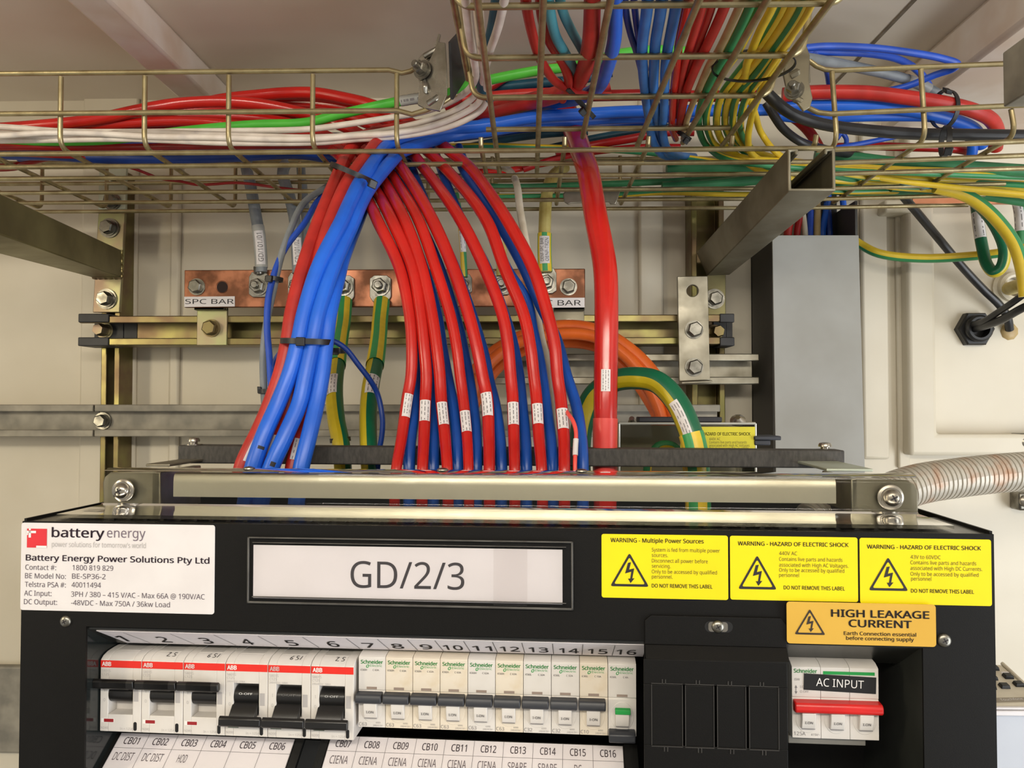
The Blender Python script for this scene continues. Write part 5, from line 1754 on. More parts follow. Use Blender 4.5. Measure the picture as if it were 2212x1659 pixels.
# company label
st = sticker('company_sticker', 'white company sticker with contact and rating lines', 46, 1131.5, 464, 1322, STICKW, 0.0016)
t1, t2, t3, t4 = MB(), MB(), MB(), MB()
ct(t1, 'battery', 112, 1160, 225, 20, 0.018)
ct(t4, 'energy', 231, 1161, 314, 20, -0.004)
ct(t3, 'power solutions for tomorrow\u2019s world', 112, 1181, 315, 11)
ct(t1, 'Battery Energy Power Solutions Pty Ltd', 56, 1210.5, 452, 12.5, 0.022)
for a, b, y, x0, xa, xb, xc in (('Contact #:', '1800 819 829', 1230.5, 54.5, 121, 156.5, 244.5), ('BE Model No:', 'BE-SP36-2', 1249, 54, 142, 155.5, 228), ('Telstra PSA #:', '40011494', 1267.5, 53.5, 142, 154.5, 218),
                                ('AC Input:', '3PH / 380 \u2013 415 V/AC - Max 66A @ 190V/AC', 1286.5, 52, 111, 153.5, 442), ('DC Output:', '-48VDC - Max 750A / 36kw Load', 1305, 51.5, 123, 153.5, 367)):
    ct(t2, a, x0, y, xa, 11)
    ct(t2, b, xb, y + (2.2 if xc > 300 else 1), xc, 11)
cbuild(t1, 'printed_text', mat('dark_plum_ink', (62, 46, 62), 0.6), st, smooth=False)
cbuild(t2, 'printed_text', mat('plum_ink', (84, 72, 84), 0.6), st, smooth=False)
cbuild(t4, 'printed_text', mat('mid_plum_ink', (112, 98, 112), 0.6), st, smooth=False)
cbuild(t3, 'printed_text', INKL, st, smooth=False)
x0, x1, z0, z1 = psq(58.5, 1142, 101.5, 1183, -0.0005)
k = (x1 - x0)
lg = MB().quad((x0, -0.0006, z0), (x1, -0.0006, z0), (x1, -0.0006, z1), (x0, -0.0006, z1))
lo_ = cbuild(lg, 'company_logo', INKRED, st, smooth=False)
lw = MB()


def lq(a, b, c, e):
    lw.quad((x0 + k * a, -0.0008, z1 - k * e), (x0 + k * c, -0.0008, z1 - k * e), (x0 + k * c, -0.0008, z1 - k * b), (x0 + k * a, -0.0008, z1 - k * b))


lq(0.0, 0.10, 0.46, 0.21)
lq(0.09, 0.10, 0.21, 0.42)
lq(0.10, 0.0, 0.20, 0.07)
lq(0.0, 0.22, 0.06, 0.30)
lq(0.48, 0.80, 1.0, 0.90)
cbuild(lw, 'logo_strokes', INKW, lo_, smooth=False)

# name card in a clear sleeve
x0, x1, z0, z1 = psq(538, 1163, 1238, 1308, 0)
sl = MB()
sl.add(rrect(x0, x1, z0, z1, -0.0024, 0.0008), [tuple(range(24))])
slo = cbuild(sl, 'card_sleeve', SLEEVE, CB, smooth=False)
slo['label'] = 'clear plastic card sleeve'
rm = MB()
for (a, b, c, e) in ((x0, z1 - 0.0009, x1, z1), (x0, z0, x1, z0 + 0.0012), (x0, z0, x0 + 0.0011, z1), (x1 - 0.0011, z0, x1, z1), (x0 + .003, z0 + .0036, x1 - .004, z0 + .0042), (x0 + .003, z1 - .0036, x1 - .004, z1 - .0031)):
    rm.box((a, -0.0030, b), (c, -0.0018, e))
cbuild(rm, 'sleeve_rim', mat('smoky_clear_rim', (92, 90, 86), 0.22, 0.0, (70, 68, 65), 40), slo, bevel=0.0003)
cs = sticker('name_card', 'white card reading GD/2/3', 547.5, 1182, 1215, 1298.5, PAPER, 0.0002, -0.0009, 0.0003)
tm = MB()
ct(tm, 'GD/2/3', 757, 1269, 1003, 57, -0.003, -0.0014)
cbuild(tm, 'printed_text', mat('charcoal_ink', (62, 58, 62), 0.6), cs, smooth=False)
# strip of clear tape over the right end of the card
sticker('clear_tape', None, 1066, 1166, 1139, 1307, TAPE, 0.0003, -0.0031, 0.0002)


def hazard(tm, px0, py0, px1, py1, d=-0.0006, ring=None):
    """triangle outline with a lightning arrow, in photo pixels of its bounding box"""
    x0, x1, z0, z1 = psq(px0, py0, px1, py1, d)

    def P(a, b):
        return V((x0 + (x1 - x0) * a, d, z0 + (z1 - z0) * b))
    # rounded triangle band
    def tri(g):
        c = [(0.5, 1.0), (0.0, 0.0), (1.0, 0.0)]
        cx, cy = 0.5, 0.36
        out = []
        for i in range(3):
            p = c[i]
            a, b = c[i - 1], c[(i + 1) % 3]
            for s in (0.0, 0.33, 0.66, 1.0):
                f = 0.07
                u = (p[0] + (a[0] - p[0]) * f, p[1] + (a[1] - p[1]) * f)
                v = (p[0] + (b[0] - p[0]) * f, p[1] + (b[1] - p[1]) * f)
                w2 = ((1 - s) ** 2, 2 * s * (1 - s), s * s)
                q = (u[0] * w2[0] + p[0] * w2[1] + v[0] * w2[2], u[1] * w2[0] + p[1] * w2[1] + v[1] * w2[2])
                out.append(P(cx + (q[0] - cx) * g, cy + (q[1] - cy) * g))
        return out
    A, B = tri(1.0), tri(0.80)
    n = len(A)
    tm.add(A + B, [(i, (i + 1) % n, n + (i + 1) % n, n + i) for i in range(n)])
    z = [(0.46, 0.70), (0.54, 0.72), (0.49, 0.50), (0.62, 0.54), (0.57, 0.24), (0.63, 0.25), (0.525, 0.10), (0.46, 0.235), (0.515, 0.235), (0.545, 0.44), (0.385, 0.385)]
    tm.add([P(a, b) for a, b in z], [(0, 10, 2, 1), (10, 9, 2), (9, 3, 2), (9, 8, 4, 3), (8, 7, 6, 5, 4)])


def warn(label, px0, py0, px1, py1, lines, tri):
    st = sticker('warning_sticker', label, px0, py0, px1, py1, YELS, 0.0013)
    a, b = MB(), MB()
    hazard(a, *tri)
    for s, x0, yb, x1, h, bold in lines:
        ct(a if bold else b, s, x0, yb, x1, h, bold or 0.004)
    cbuild(a, 'printed_text', INK, st, smooth=False)
    cbuild(b, 'printed_text', mat('olive_ink', (74, 68, 24), 0.6), st, smooth=False)


warn('yellow warning sticker about multiple power sources', 1299.5, 1155, 1572.5, 1293,
     [('WARNING - Multiple Power Sources', 1319, 1171, 1520, 9, .016), ('System is fed from multiple power', 1408, 1191.5, 1555, 8, 0), ('sources.', 1408, 1203, 1443, 8, 0), ('Disconnect all power before', 1408, 1215, 1529, 8, 0),
      ('servicing.', 1408, 1226.5, 1449, 8, 0), ('Only to be accessed by qualified', 1408, 1238.5, 1549, 8, 0), ('personnel.', 1408, 1249.5, 1453, 8, 0), ('DO NOT REMOVE THIS LABEL', 1408, 1269, 1539, 8, .016)], (1318, 1194, 1402, 1267))
warn('yellow electric shock sticker for 440 volts AC', 1577, 1159, 1852.5, 1297.5,
     [('WARNING - HAZARD OF ELECTRIC SHOCK', 1594, 1178, 1833, 8.5, .018), ('440V AC', 1683, 1199, 1722, 8, 0), ('Contains live parts and hazards', 1683, 1211.5, 1820, 8, 0), ('associated with High AC Voltages.', 1683, 1224, 1833, 8, 0),
      ('Only to be accessed by qualified', 1683, 1235, 1824, 8, 0), ('personnel', 1683, 1246, 1726, 8, 0), ('DO NOT REMOVE THIS LABEL', 1693, 1273, 1825, 8, .016)], (1594, 1199, 1678, 1273))
warn('yellow electric shock sticker for 43 to 60 volts DC', 1857, 1163.5, 2141, 1306,
     [('WARNING - HAZARD OF ELECTRIC SHOCK', 1873, 1185, 2119, 8.5, .018), ('43V to 60VDC', 1967, 1207, 2032, 8, 0), ('Contains live parts and hazards', 1967, 1219, 2109, 8, 0), ('associated with High DC Currents.', 1967, 1231, 2122, 8, 0),
      ('Only to be accessed by qualified', 1967, 1243.5, 2114, 8, 0), ('personnel', 1968, 1254, 2012, 8, 0), ('DO NOT REMOVE THIS LABEL', 1968, 1280, 2104, 8, .016)], (1876, 1203, 1962, 1276))
st = sticker('leakage_sticker', 'amber sticker about high leakage current', 1699, 1302.5, 2021, 1393, ORS, 0.0018, -0.0022, 0.0005)
tm = MB()
hazard(tm, 1716, 1315, 1783, 1371, -0.0029)
ct(tm, 'HIGH LEAKAGE', 1796, 1332, 2007, 15.5, .03, -0.0029)
ct(tm, 'CURRENT', 1834, 1354, 1969, 15.5, .03, -0.0029)
ct(tm, 'Earth Connection essential', 1823, 1371.5, 1979, 7.5, .02, -0.0029)
ct(tm, 'before connecting supply', 1828, 1382, 1974, 7.5, .02, -0.0029)
cbuild(tm, 'printed_text', mat('brown_black_ink', (46, 34, 22), 0.6), st, smooth=False)


# ---- screws
def screw(px, py, d, r, parent, dome=0.5, mt=CHROME, washer=0.0):
    O = L3(px, py, d)
    rr = r * lpx(px, py, d)
    m = MB()
    h = 0.0
    if washer:
        m.lathe([(rr * washer, 0), (rr * washer, 0.0010), (rr * (washer - .1), 0.0014)], O, (0, -1, 0), 28)
        m.lathe([(rr * (washer * .78), 0.0012), (rr * (washer * .78), 0.0024)], O, (0, -1, 0), 24)
        h = 0.0024
    m.lathe([(rr, h), (rr * 0.98, h + rr * dome * .35), (rr * 0.8, h + rr * dome * .72), (rr * 0.5, h + rr * dome * .93), (rr * .2, h + rr * dome)], O, (0, -1, 0), 24)
    o = cbuild(m, 'screw', mt, parent)
    q = MB()
    a = rr * 0.42
    b = rr * 0.085
    zt = -(h + rr * dome * 1.005)
    for an in (0.5, 0.5 + PI / 2):
        e1, e2 = V((math.cos(an), 0, math.sin(an))), V((-math.sin(an), 0, math.cos(an)))
        C = O + V((0, zt + rr * .06, 0))
        q.hexa([C - e1 * a - e2 * b, C + e1 * a - e2 * b, C + e1 * a - e2 * b + V((0, -rr * .07, 0)), C - e1 * a - e2 * b + V((0, -rr * .07, 0)),
                C - e1 * a + e2 * b, C + e1 * a + e2 * b, C + e1 * a + e2 * b + V((0, -rr * .07, 0)), C - e1 * a + e2 * b + V((0, -rr * .07, 0))])
    cbuild(q, 'cross_slot', INK, o, smooth=False)
    return o


screw(142, 1342, 0, 12.5, CB)
screw(2039, 1383, 0, 15, CB)

# ---- black blanking cover over the spare ways
cp = MB()
x0, x1, z0, z1 = psq(1393, 1332, 1699, 1400, -0.0012)
zk = L3(1545, 1395, -0.0012).z
out = [V((x0 + .0035, -.0016, zk)), V((x1, -.0016, zk)), V((x1, -.0016, z1 - .004)), V((x1 - .003, -.0016, z1)), V((x0 + .0035, -.0016, z1)), V((x0, -.0016, z1 - .003)), V((x0, -.0016, zk))]
cp.prism([out[6], out[1], out[2], out[3], out[4], out[5]], (0, 0.0014, 0))
f0, f1 = L3(1390, 1550, -0.004).x, L3(1698, 1550, -0.004).x
# joggle and lower face with four knock-outs left as slots
cp.prism([(x0, -.0016, zk), (x0, -.0002, zk), (x0, -.0062, zk - .0065), (x0, -.0076, zk - .0065)], (x1 - x0, 0, 0))
dF = -0.0076
slots = [(1407, 1475), (1480, 1543), (1549, 1612), (1618, 1683)]
zt_, zb_ = L3(1545, 1482, dF).z, L3(1545, 1614, dF).z
z_b = vB
gap = [L3(1475, 1550, dF).x, L3(1480.5, 1550, dF).x, L3(1543, 1550, dF).x, L3(1548.5, 1550, dF).x, L3(1612, 1550, dF).x, L3(1617.5, 1550, dF).x]
cp.box((f0, dF, zt_), (f1, dF + .0014, zk - .0065))
cp.box((f0, dF, z_b), (f1, dF + .0014, zb_))
for a, b in ((f0, gap[0]), (gap[1], gap[2]), (gap[3], gap[4]), (gap[5], f1)):
    cp.box((a, dF, zb_), (b, dF + .0014, zt_))
cover = cbuild(cp, 'blanking_cover', BLACKM, CB, bevel=0.0003)
cover['label'] = 'black cover plate with narrow slots between knock-outs'
# bright cut line down the right edge and knock-out outlines
kn = MB()
for a, b in slots:
    xa_, xb_ = L3(a, 1550, dF).x, L3(b, 1550, dF).x
    for (q0, q1, w0, w1) in ((xa_, xb_, zt_ + .0004, zt_ + .0008), (xa_, xb_, zb_ - .0008, zb_ - .0004), (xa_, xa_ + .0004, zb_, zt_), (xb_ - .0004, xb_, zb_, zt_)):
        kn.box((q0, dF - .0003, w0), (q1, dF, w1))
    for xx in (xa_ + .006, xa_ + .0078):
        kn.box((xx, dF - .0003, zt_ + .0004), (xx + .0005, dF, zt_ + .003))
        kn.box((xx + .001, dF - .0003, zb_ - .0034), (xx + .0015, dF, zb_ - .0006))
cbuild(kn, 'knockout_outline', mat('worn_black_edge', (70, 68, 66), 0.35, 0.3), cover, smooth=False)
x0, x1, z0, z1 = psq(1522, 1342, 1583, 1366, -0.0017)
sm = MB()
sm.prism(rrect(x0, x1, z0, z1, -.00175, (z1 - z0) * .49, 6), (0, .0003, 0))
so = cbuild(sm, 'adjust_slot', BLACKP, cover, smooth=False)
x0, x1, z0, z1 = psq(1530, 1343.5, 1572, 1364.5, -0.0017)
cbuild(MB().prism(rrect(x0, x1, z0, z1, -.0020, (z1 - z0) * .3, 4), (0, .0003, 0)), 'slot_washer', STEEL, cover, smooth=False)
screw(1550.5, 1353.5, -0.0020, 13.5, cover)

# ---- legend cards below the breakers
cd_dir = V((0, -0.024, -0.0155))
cdn = X1.cross(cd_dir).normalized()
if cdn.y > 0:
    cdn = -cdn


def cardpt(p, s):
    return p + cd_dir * s


def legend(label, xl, yl, xr, yr, cols, body, fr):
    A, B = L3(xl, yl, 0.034), L3(xr, yr, 0.034)
    z = (A.z + B.z) / 2
    A.z = B.z = z
    Ls = 2.2
    hm = MB()
    g0, g1 = fr
    hm.prism([A - X1 * g0 - cd_dir * .05 - cdn * .0012, B + X1 * g1 - cd_dir * .05 - cdn * .0012, B + X1 * g1 + cd_dir * Ls - cdn * .0012, A - X1 * g0 + cd_dir * Ls - cdn * .0012], -cdn * 0.002)
    hm.prism([A - X1 * g0 - cd_dir * .05, A - X1 * .0008 - cd_dir * .05, A - X1 * .0008 + cd_dir * Ls, A - X1 * g0 + cd_dir * Ls], -cdn * 0.0032)
    hm.prism([B + X1 * .0008 - cd_dir * .05, B + X1 * g1 - cd_dir * .05, B + X1 * g1 + cd_dir * Ls, B + X1 * .0008 + cd_dir * Ls], -cdn * 0.0032)
    ho = cbuild(hm, 'card_holder', BLACKG, CB)
    ho['label'] = 'black sloping card holder under the breakers'
    cm = MB().prism([A, B, B + cd_dir * Ls, A + cd_dir * Ls], -cdn * 0.0005)
    co = cbuild(cm, 'legend_card', PAPER, ho, smooth=False)
    co['label'] = label
    tm, lm = MB(), MB()
    e = cdn * 0.0002
    wtot = (B - A).length
    cw = wtot / len(cols)
    dl = cd_dir.length
    ux = cd_dir.normalized()
    for k in range(len(cols) + 1):
        p = A + X1 * (cw * k) + e
        lm.quad(p - X1 * .00012, p + X1 * .00012, p + X1 * .00012 + cd_dir * Ls, p - X1 * .00012 + cd_dir * Ls)
    p = A + cd_dir * 0.36 + e
    lm.quad(p, p + X1 * wtot, p + X1 * wtot + ux * .00025, p + ux * .00025)
    cbuild(lm, 'ruled_lines', INKG, co, smooth=False)
    for k, (hd, rows) in enumerate(zip(cols, body)):
        c = A + X1 * (cw * (k + .5)) + e
        text(tm, hd, c + cd_dir * 0.27, X1, -ux, cw * .52, dl * .165, 0.012, 'c')
        for j, s in enumerate(rows):
            if not s:
                continue
            wd = cw * (0.68 if len(s) > 6 else .62 if len(s) > 3 else .07 * len(s) + (.02 if len(s) == 1 else .1))
            text(tm, s, c + cd_dir * (0.66 + 0.385 * j), X1, -ux, wd, dl * .185, 0.0, 'c')
    cbuild(tm, 'printed_text', mat('faded_ink_' + hd[-2:], (98, 88, 94), 0.6), co, smooth=False)


legend('white card with columns CB01 to CB06', 263, 1586, 637, 1594, ['CB01', 'CB02', 'CB03', 'CB04', 'CB05', 'CB06'],
       [['DC DIST', 'GD/2/2/', '1'], ['DC DIST', 'GD/2/2/', '2'], ['HOD', 'GD/1/2/', '2'], [], [], []], (0.009, 0.006))
legend('white card with columns CB07 to CB16', 716, 1592, 1345, 1609, ['CB07', 'CB08', 'CB09', 'CB10', 'CB11', 'CB12', 'CB13', 'CB14', 'CB15', 'CB16'],
       [['CIENA', 'GD/2/8/', '1'], ['CIENA', 'GD/2/8/', '1'], ['CIENA', 'GD/2/7/', '1'], ['CIENA', 'GD/2/7/', '1'], ['CIENA', 'GD/2/7/'], ['CIENA', 'GD/2/7/'], ['SPARE', 'GD/2/9/'], ['SPARE', 'GD/2/9/'], ['DC', ''], []], (0.006, 0.009))
m = MB().box((oL, 0.050, vB), (pL, 0.052, L3(700, 1600, 0.05).z))
m.box((oL + .004, rd - .012, L3(700, 1500, .05).z - .0175), (pL - .002, rd, L3(700, 1500, .05).z + .0175))
cbuild(m, 'din_rail', BLACKG)

# ================================================================== clear guard on top, brackets and trim
gd = 0.058
gL, gR = L3(226, 1075, gd).x, L3(1978, 1085, gd).x
gz0, gz1 = vT + 0.0012, 0.5 * (L3(350, 1019, gd).z + L3(1845, 1033, gd).z)
m = MB()
fl = 0.050
prof = [(gd - fl, gz0), (gd - .004, gz0), (gd - .001, gz0 + .001), (gd, gz0 + .004), (gd, gz1 - .003), (gd + .001, gz1 - .001), (gd + .004, gz1), (gd + .012, gz1),
        (gd + .012, gz1 + .0022), (gd + .003, gz1 + .0022), (gd - .001, gz1 + .0008), (gd - .0022, gz1 - .003), (gd - .0022, gz0 + .005), (gd - .003, gz0 + .0032), (gd - .005, gz0 + .0022), (gd - fl, gz0 + .0022)]
m.prism([(gL, a, b) for a, b in prof], (gR - gL, 0, 0))
guard = cbuild(m, 'clear_guard', CLEAR)
guard['label'] = 'clear plastic guard folded over the top of the cabinet'


def bracket(px):
    m = MB()
    o = []
    for x, y in px:
        p = L3(x, y, gd + 0.0014)
        o.append(p)
    m.prism(o, (0, 0.0016, 0))
    return m


mb_ = bracket([(224, 1128), (222, 1042), (226, 1030), (238, 1020), (330, 1017), (345, 1022), (348, 1110), (345, 1128)])
a, b = L3(330, 1030, gd + .003), L3(348, 1110, gd + .003)
mb_.box((a.x, gd + .0014, b.z), (b.x, gd + .060, a.z + .0035))
bl = cbuild(mb_, 'corner_bracket', GALV, CB, bevel=0.001)
screw(267, 1059, gd - .0022, 16.5, bl, 0.75, STEEL, 1.5)
mb_ = bracket([(1840, 1140), (1840, 1036), (1852, 1031), (1958, 1037), (1976, 1046), (1984, 1062), (1984, 1140)])
a, b = L3(1836, 1045, gd + .003), L3(1852, 1110, gd + .003)
mb_.box((a.x, gd + .0014, b.z), (b.x, gd + .060, a.z + .0035))
br_ = cbuild(mb_, 'corner_bracket', GALV, CB, bevel=0.001)
screw(1923, 1074, gd - .0022, 18.5, br_, 0.75, STEEL, 1.5)
# bright strip fixed behind the clear guard
x0, x1 = L3(376, 1060, gd + .004).x, L3(1805, 1075, gd + .004).x
zt_, zb_ = 0.5 * (L3(376, 1027, gd + .004).z + L3(1805, 1040, gd + .004).z), 0.5 * (L3(376, 1070, gd + .004).z + L3(1805, 1090, gd + .004).z)
m = MB()
pr = [(gd + .010, zt_ + .002), (gd + .0065, zt_ + .002), (gd + .0045, zt_ + .0012), (gd + .0034, zt_ - .001), (gd + .0030, zt_ - .005), (gd + .0030, zb_), (gd + .0045, zb_), (gd + .0046, zt_ - .005), (gd + .0052, zt_ - .001), (gd + .0068, zt_ + .0006), (gd + .010, zt_ + .0006)]
m.prism([(x0, a, b) for a, b in pr], (x1 - x0, 0, 0))
tr_ = cbuild(m, 'trim_strip', mat('satin_aluminium', (206, 200, 186), 0.36, 0.75, (188, 182, 168), 14, 0.03, 200, 0.06), CB)
for px in (538, 956, 1256):
    O = L3(px, 1014.5, gd + .006)
    O.z = gz1 + .0022
    cbuild(MB().lathe([(.004, 0), (.0038, .0009), (.002, .0016), (.0005, .0018)], O, (0, 0, 1), 20), 'rivet', CHROME, tr_)
# flanges that carry the board
for nm, xa, xb in (('board_flange', 352, 402), ('board_flange', 1762, 1858)):
    a, b = L3(xa, 1010, .14), L3(xb, 1010, .14)
    m = MB().box((min(a.x, b.x), 0.115, gz1 - .001), (max(a.x, b.x), .205, gz1 + .001))
    cbuild(m, nm, ZPALE if xa > 900 else GALV, CB, bevel=0.0005)

# ================================================================== dark board behind the guard
bY = 0.640
t = thing('insulating_board', 'long dark grey insulating board behind the cabinet guard, a screw at each end', 'board', W(1105, 1011, bY), 0)
m = MB()
a0, a1, b1_, b0 = W(384, 1001, bY), W(1825, 1012, bY - .012), W(1825, 973, bY - .012), W(384, 962, bY)
dd = V((0.001, .022, 0))
m.hexa([a0, a1, a1 + dd, a0 + dd, b0, b1_, b1_ + dd, b0 + dd])
m.build('board', TUFNOL, t, bevel=0.0012)
for px, py in ((418, 962), (1782, 973)):
    O = W(px, py, bY + .008)
    mm = MB()
    mm.lathe([(.0072, 0), (.0072, .0012)], O, (0, 0, 1), 28)
    mm.lathe([(.0034, .001), (.0034, .003), (.0052, .0032), (.0052, .0046), (.0044, .0062), (.002, .0068)], O, (0, 0, 1), 24)
    mm.build('screw', STEEL, t)

# clear box with a faded warning label behind the board
t = thing('clear_terminal_box', 'clear plastic terminal cover behind the board with a faded yellow shock label', 'terminal cover', W(1500, 1010, .76), 0)
Yb = 0.745
a, b = W(1338, 1060, Yb), W(1632, 915, Yb)
m = MB()
z0, z1 = a.z, b.z
m.box((a.x, Yb, z0), (b.x, Yb + .0015, z1))
m.box((a.x, Yb, z1 - .0018), (b.x, Yb + .07, z1))
m.box((a.x, Yb, z0), (a.x + .0015, Yb + .07, z1))
m.box((b.x - .0015, Yb, z0), (b.x, Yb + .07, z1))
m.build('clear_cover', CLEAR, t)
m = MB()
for p, q in (((a.x, z1), (b.x, z1)), ((a.x, z0), (a.x, z1)), ((b.x, z0), (b.x, z1))):
    m.tube([(p[0], Yb, p[1]), (q[0], Yb, q[1])], .0011, 8)
m.build('polished_edge', mat('polished_clear_edge', (206, 206, 196), 0.2, 0.2), t)
m = MB()
pbox(m, 1300, 912, 1632, 1060, Yb + .075, Yb + .09)
m.build('back_plate', mat('olive_back_plate', (150, 142, 118), 0.5), t)
m = MB()
pbox(m, 1380, 901, 1560, 912, Yb + .05, Yb + .07)
pbox(m, 1630, 942, 1688, 951, Yb - .004, Yb + .03)
pbox(m, 1630, 951, 1665, 962, Yb - .002, Yb + .03)
m.build('terminal_block', mat('dark_blue_grey_plastic', (52, 54, 62), 0.5), t, bevel=0.001)
m = MB()
a, b = W(1470, 1006, Yb - .0008), W(1631, 922, Yb - .0008)
m.box((a.x, Yb - .0008, a.z), (b.x, Yb - .0002, b.z))
lo_ = m.build('warning_label', YELD, t, smooth=False)
lo_['label'] = 'faded yellow electric shock label'
tm = MB()
for s, xa, yb, xb, h, bo in (('HAZARD OF ELECTRIC SHOCK', 1518, 940.5, 1621, 6.5, .02), ('440V AC', 1532, 951, 1556, 5.5, 0), ('Contains live parts and hazards', 1532, 958, 1613, 5.5, 0), ('associated with High AC Voltages', 1532, 965, 1619, 5.5, 0), ('Only to be accessed by qualified', 1532, 971.5, 1616, 5.5, 0)):
    P, Q = W(xa, yb, Yb - .0009), W(xb, yb, Yb - .0009)
    text(tm, s, P, (1, 0, 0), (0, 0, 1), (Q - P).length, h * PXM(Yb), bo)
tm.build('printed_text', mat('faded_olive_ink', (96, 90, 34), 0.6), lo_, smooth=False)
for px, py in ((1594, 910), (1366, 912)):
    MB().lathe([(.0075 if px > 1400 else .004, 0), (.0075 if px > 1400 else .004, .0015), (.005 if px > 1400 else .003, .004), (.0025, .0062)], W(px, py, Yb + .012), (-.2, -.7, .6), 20).build('screw', STEEL, t)
m = MB()
for k, (x, y) in enumerate(((1405, 985), (1425, 972), (1450, 968))):
    pass
D = [W(x, y, .775) for x, y, _ in crm([(1395, 1040, 0), (1405, 985, 0), (1425, 962, 0), (1450, 962, 0), (1475, 985, 0), (1490, 1040, 0)], 8)]
o = MB().tube(D, .0042, 10, .3).build('earth_cable', GYT, origin=D[0])
tag(o, 'short striped loop inside the clear terminal cover', 'cable')

# ================================================================== phone on its pale shelf, right edge
t = thing('shelf_box', 'pale blue-grey box front at the lower right edge, under the push-button phone', 'cupboard', W(2190, 1700, .86), 0)
Yp = 0.84
m = MB()
a, b = W(2120, 1900, Yp), W(2420, 1546, Yp)
SHELF = (t, a.z, b.z)
t = thing('push_button_phone', 'cream push-button telephone base with dark keys at the lower right edge', 'telephone', W(2180, 1545, .86), 0)
z0 = b.z
xa, xb = a.x, b.x
zf = W(2190, 1527, Yp).z
sl_ = V((0, .15, .036)).normalized()
up_ = V((0, -.036, .15)).normalized()
SF = V((xa, Yp, zf))


def onp(px, py):
    """pixel on the phone's sloping top"""
    r = ray(px, py)
    s = (SF - CP).dot(up_) / r.dot(up_)
    return CP + r * s


A_, B_, C_, D_ = onp(2100, 1528), onp(2256, 1519), onp(2165, 1434), onp(2060, 1434)
m = MB()
dn_ = [V((p.x, p.y, z0)) for p in (A_, B_, C_, D_)]
m.hexa(dn_ + [A_, B_, C_, D_])
m.build('phone_case', PHONE, t, bevel=0.003)
sm_ = MB()
sm_.hexa([V((p.x, p.y, SHELF[1])) for p in (A_, B_, C_, D_)] + [V((p.x, p.y, z0)) for p in (A_, B_, C_, D_)])
sm_.build('carcass', BLUEGREY, SHELF[0], bevel=0.002)
e1_ = (C_ - B_).normalized()
m = MB()
m.tube([B_ + up_ * .0005, C_ + up_ * .0005], .0022, 8)
m.build('raised_edge', PHONE, t)
for i, (x, y) in enumerate(((2177, 1463), (2169, 1484), (2200, 1480), (2140, 1486), (2146, 1445), (2143, 1466))):
    c = onp(x, y)
    e = 0.0052
    m = MB()
    m.hexa([c - X1 * e - sl_ * e * .8, c + X1 * e - sl_ * e * .8, c + X1 * e + sl_ * e * .8, c - X1 * e + sl_ * e * .8] +
           [c + up_ * .004 + v for v in (-X1 * e * .8 - sl_ * e * .6, X1 * e * .8 - sl_ * e * .6, X1 * e * .8 + sl_ * e * .6, -X1 * e * .8 + sl_ * e * .6)])
    m.build('key', BLACKP, t, bevel=.0006)
m = MB()
c0, c1, c2, c3 = onp(2150, 1518), onp(2300, 1514), onp(2300, 1505), onp(2150, 1508)
m.prism([c0, c1, c2, c3], up_ * .0004)
lo_ = m.build('name_plate', PHONEB, t, smooth=False)
tm = MB()
text(tm, 'Touchfone', onp(2163, 1515) + up_ * .0006, (onp(2210, 1512.5) - onp(2163, 1515)).normalized(), sl_, (onp(2211, 1512.5) - onp(2163, 1515)).length, .0038)
tm.build('printed_text', STICKW, lo_, smooth=False)
m = MB()
for (za, zb_2) in ((z0, z0 + .0055), (z0 + .0065, zf + .001)):
    m.box((xa, A_.y - .0025, za), (B_.x, A_.y + .002, zb_2))
m.build('base_band', STICKW, t, bevel=.001)
c0, c1 = onp(2168, 1455), onp(2178, 1455)
MB().prism([onp(2162, 1455), onp(2178, 1455), onp(2180, 1452), onp(2164, 1452)], up_ * .0006).build('paper_tab', STICKW, t, smooth=False)
# ================================================================== circuit breakers (each one a thing of its own)
def sc(k):
    return lambda x, d, v: V((x * k, d * k, v * k))


def bmb():
    return MB()


def part(mb, name, mt, parent, bevel=0.0, smooth=True):
    return mb.build(name, mt, parent, local=True, bevel=bevel, smooth=smooth)


def mmbox(mb, k, x0, x1, d0, d1, v0, v1):
    return mb.box((x0 * k, d0 * k, v0 * k), (x1 * k, d1 * k, v1 * k))


def mmtext(mb, k, s, x, v, h, d=-0.12, wd=None, bold=0.0, align='l'):
    return text(mb, s, (x * k, d * k, v * k), X1, Z1, wd * k if wd else None, h * k, bold, align)


A0, A1 = L3(216.5, 1500, .014), L3(765, 1514, .014)
pitchA = (A1.x - A0.x) / 6
kA = pitchA / 27.0
vA = 0.5 * (L3(250, 1428.5, .014).z + L3(720, 1437, .014).z)


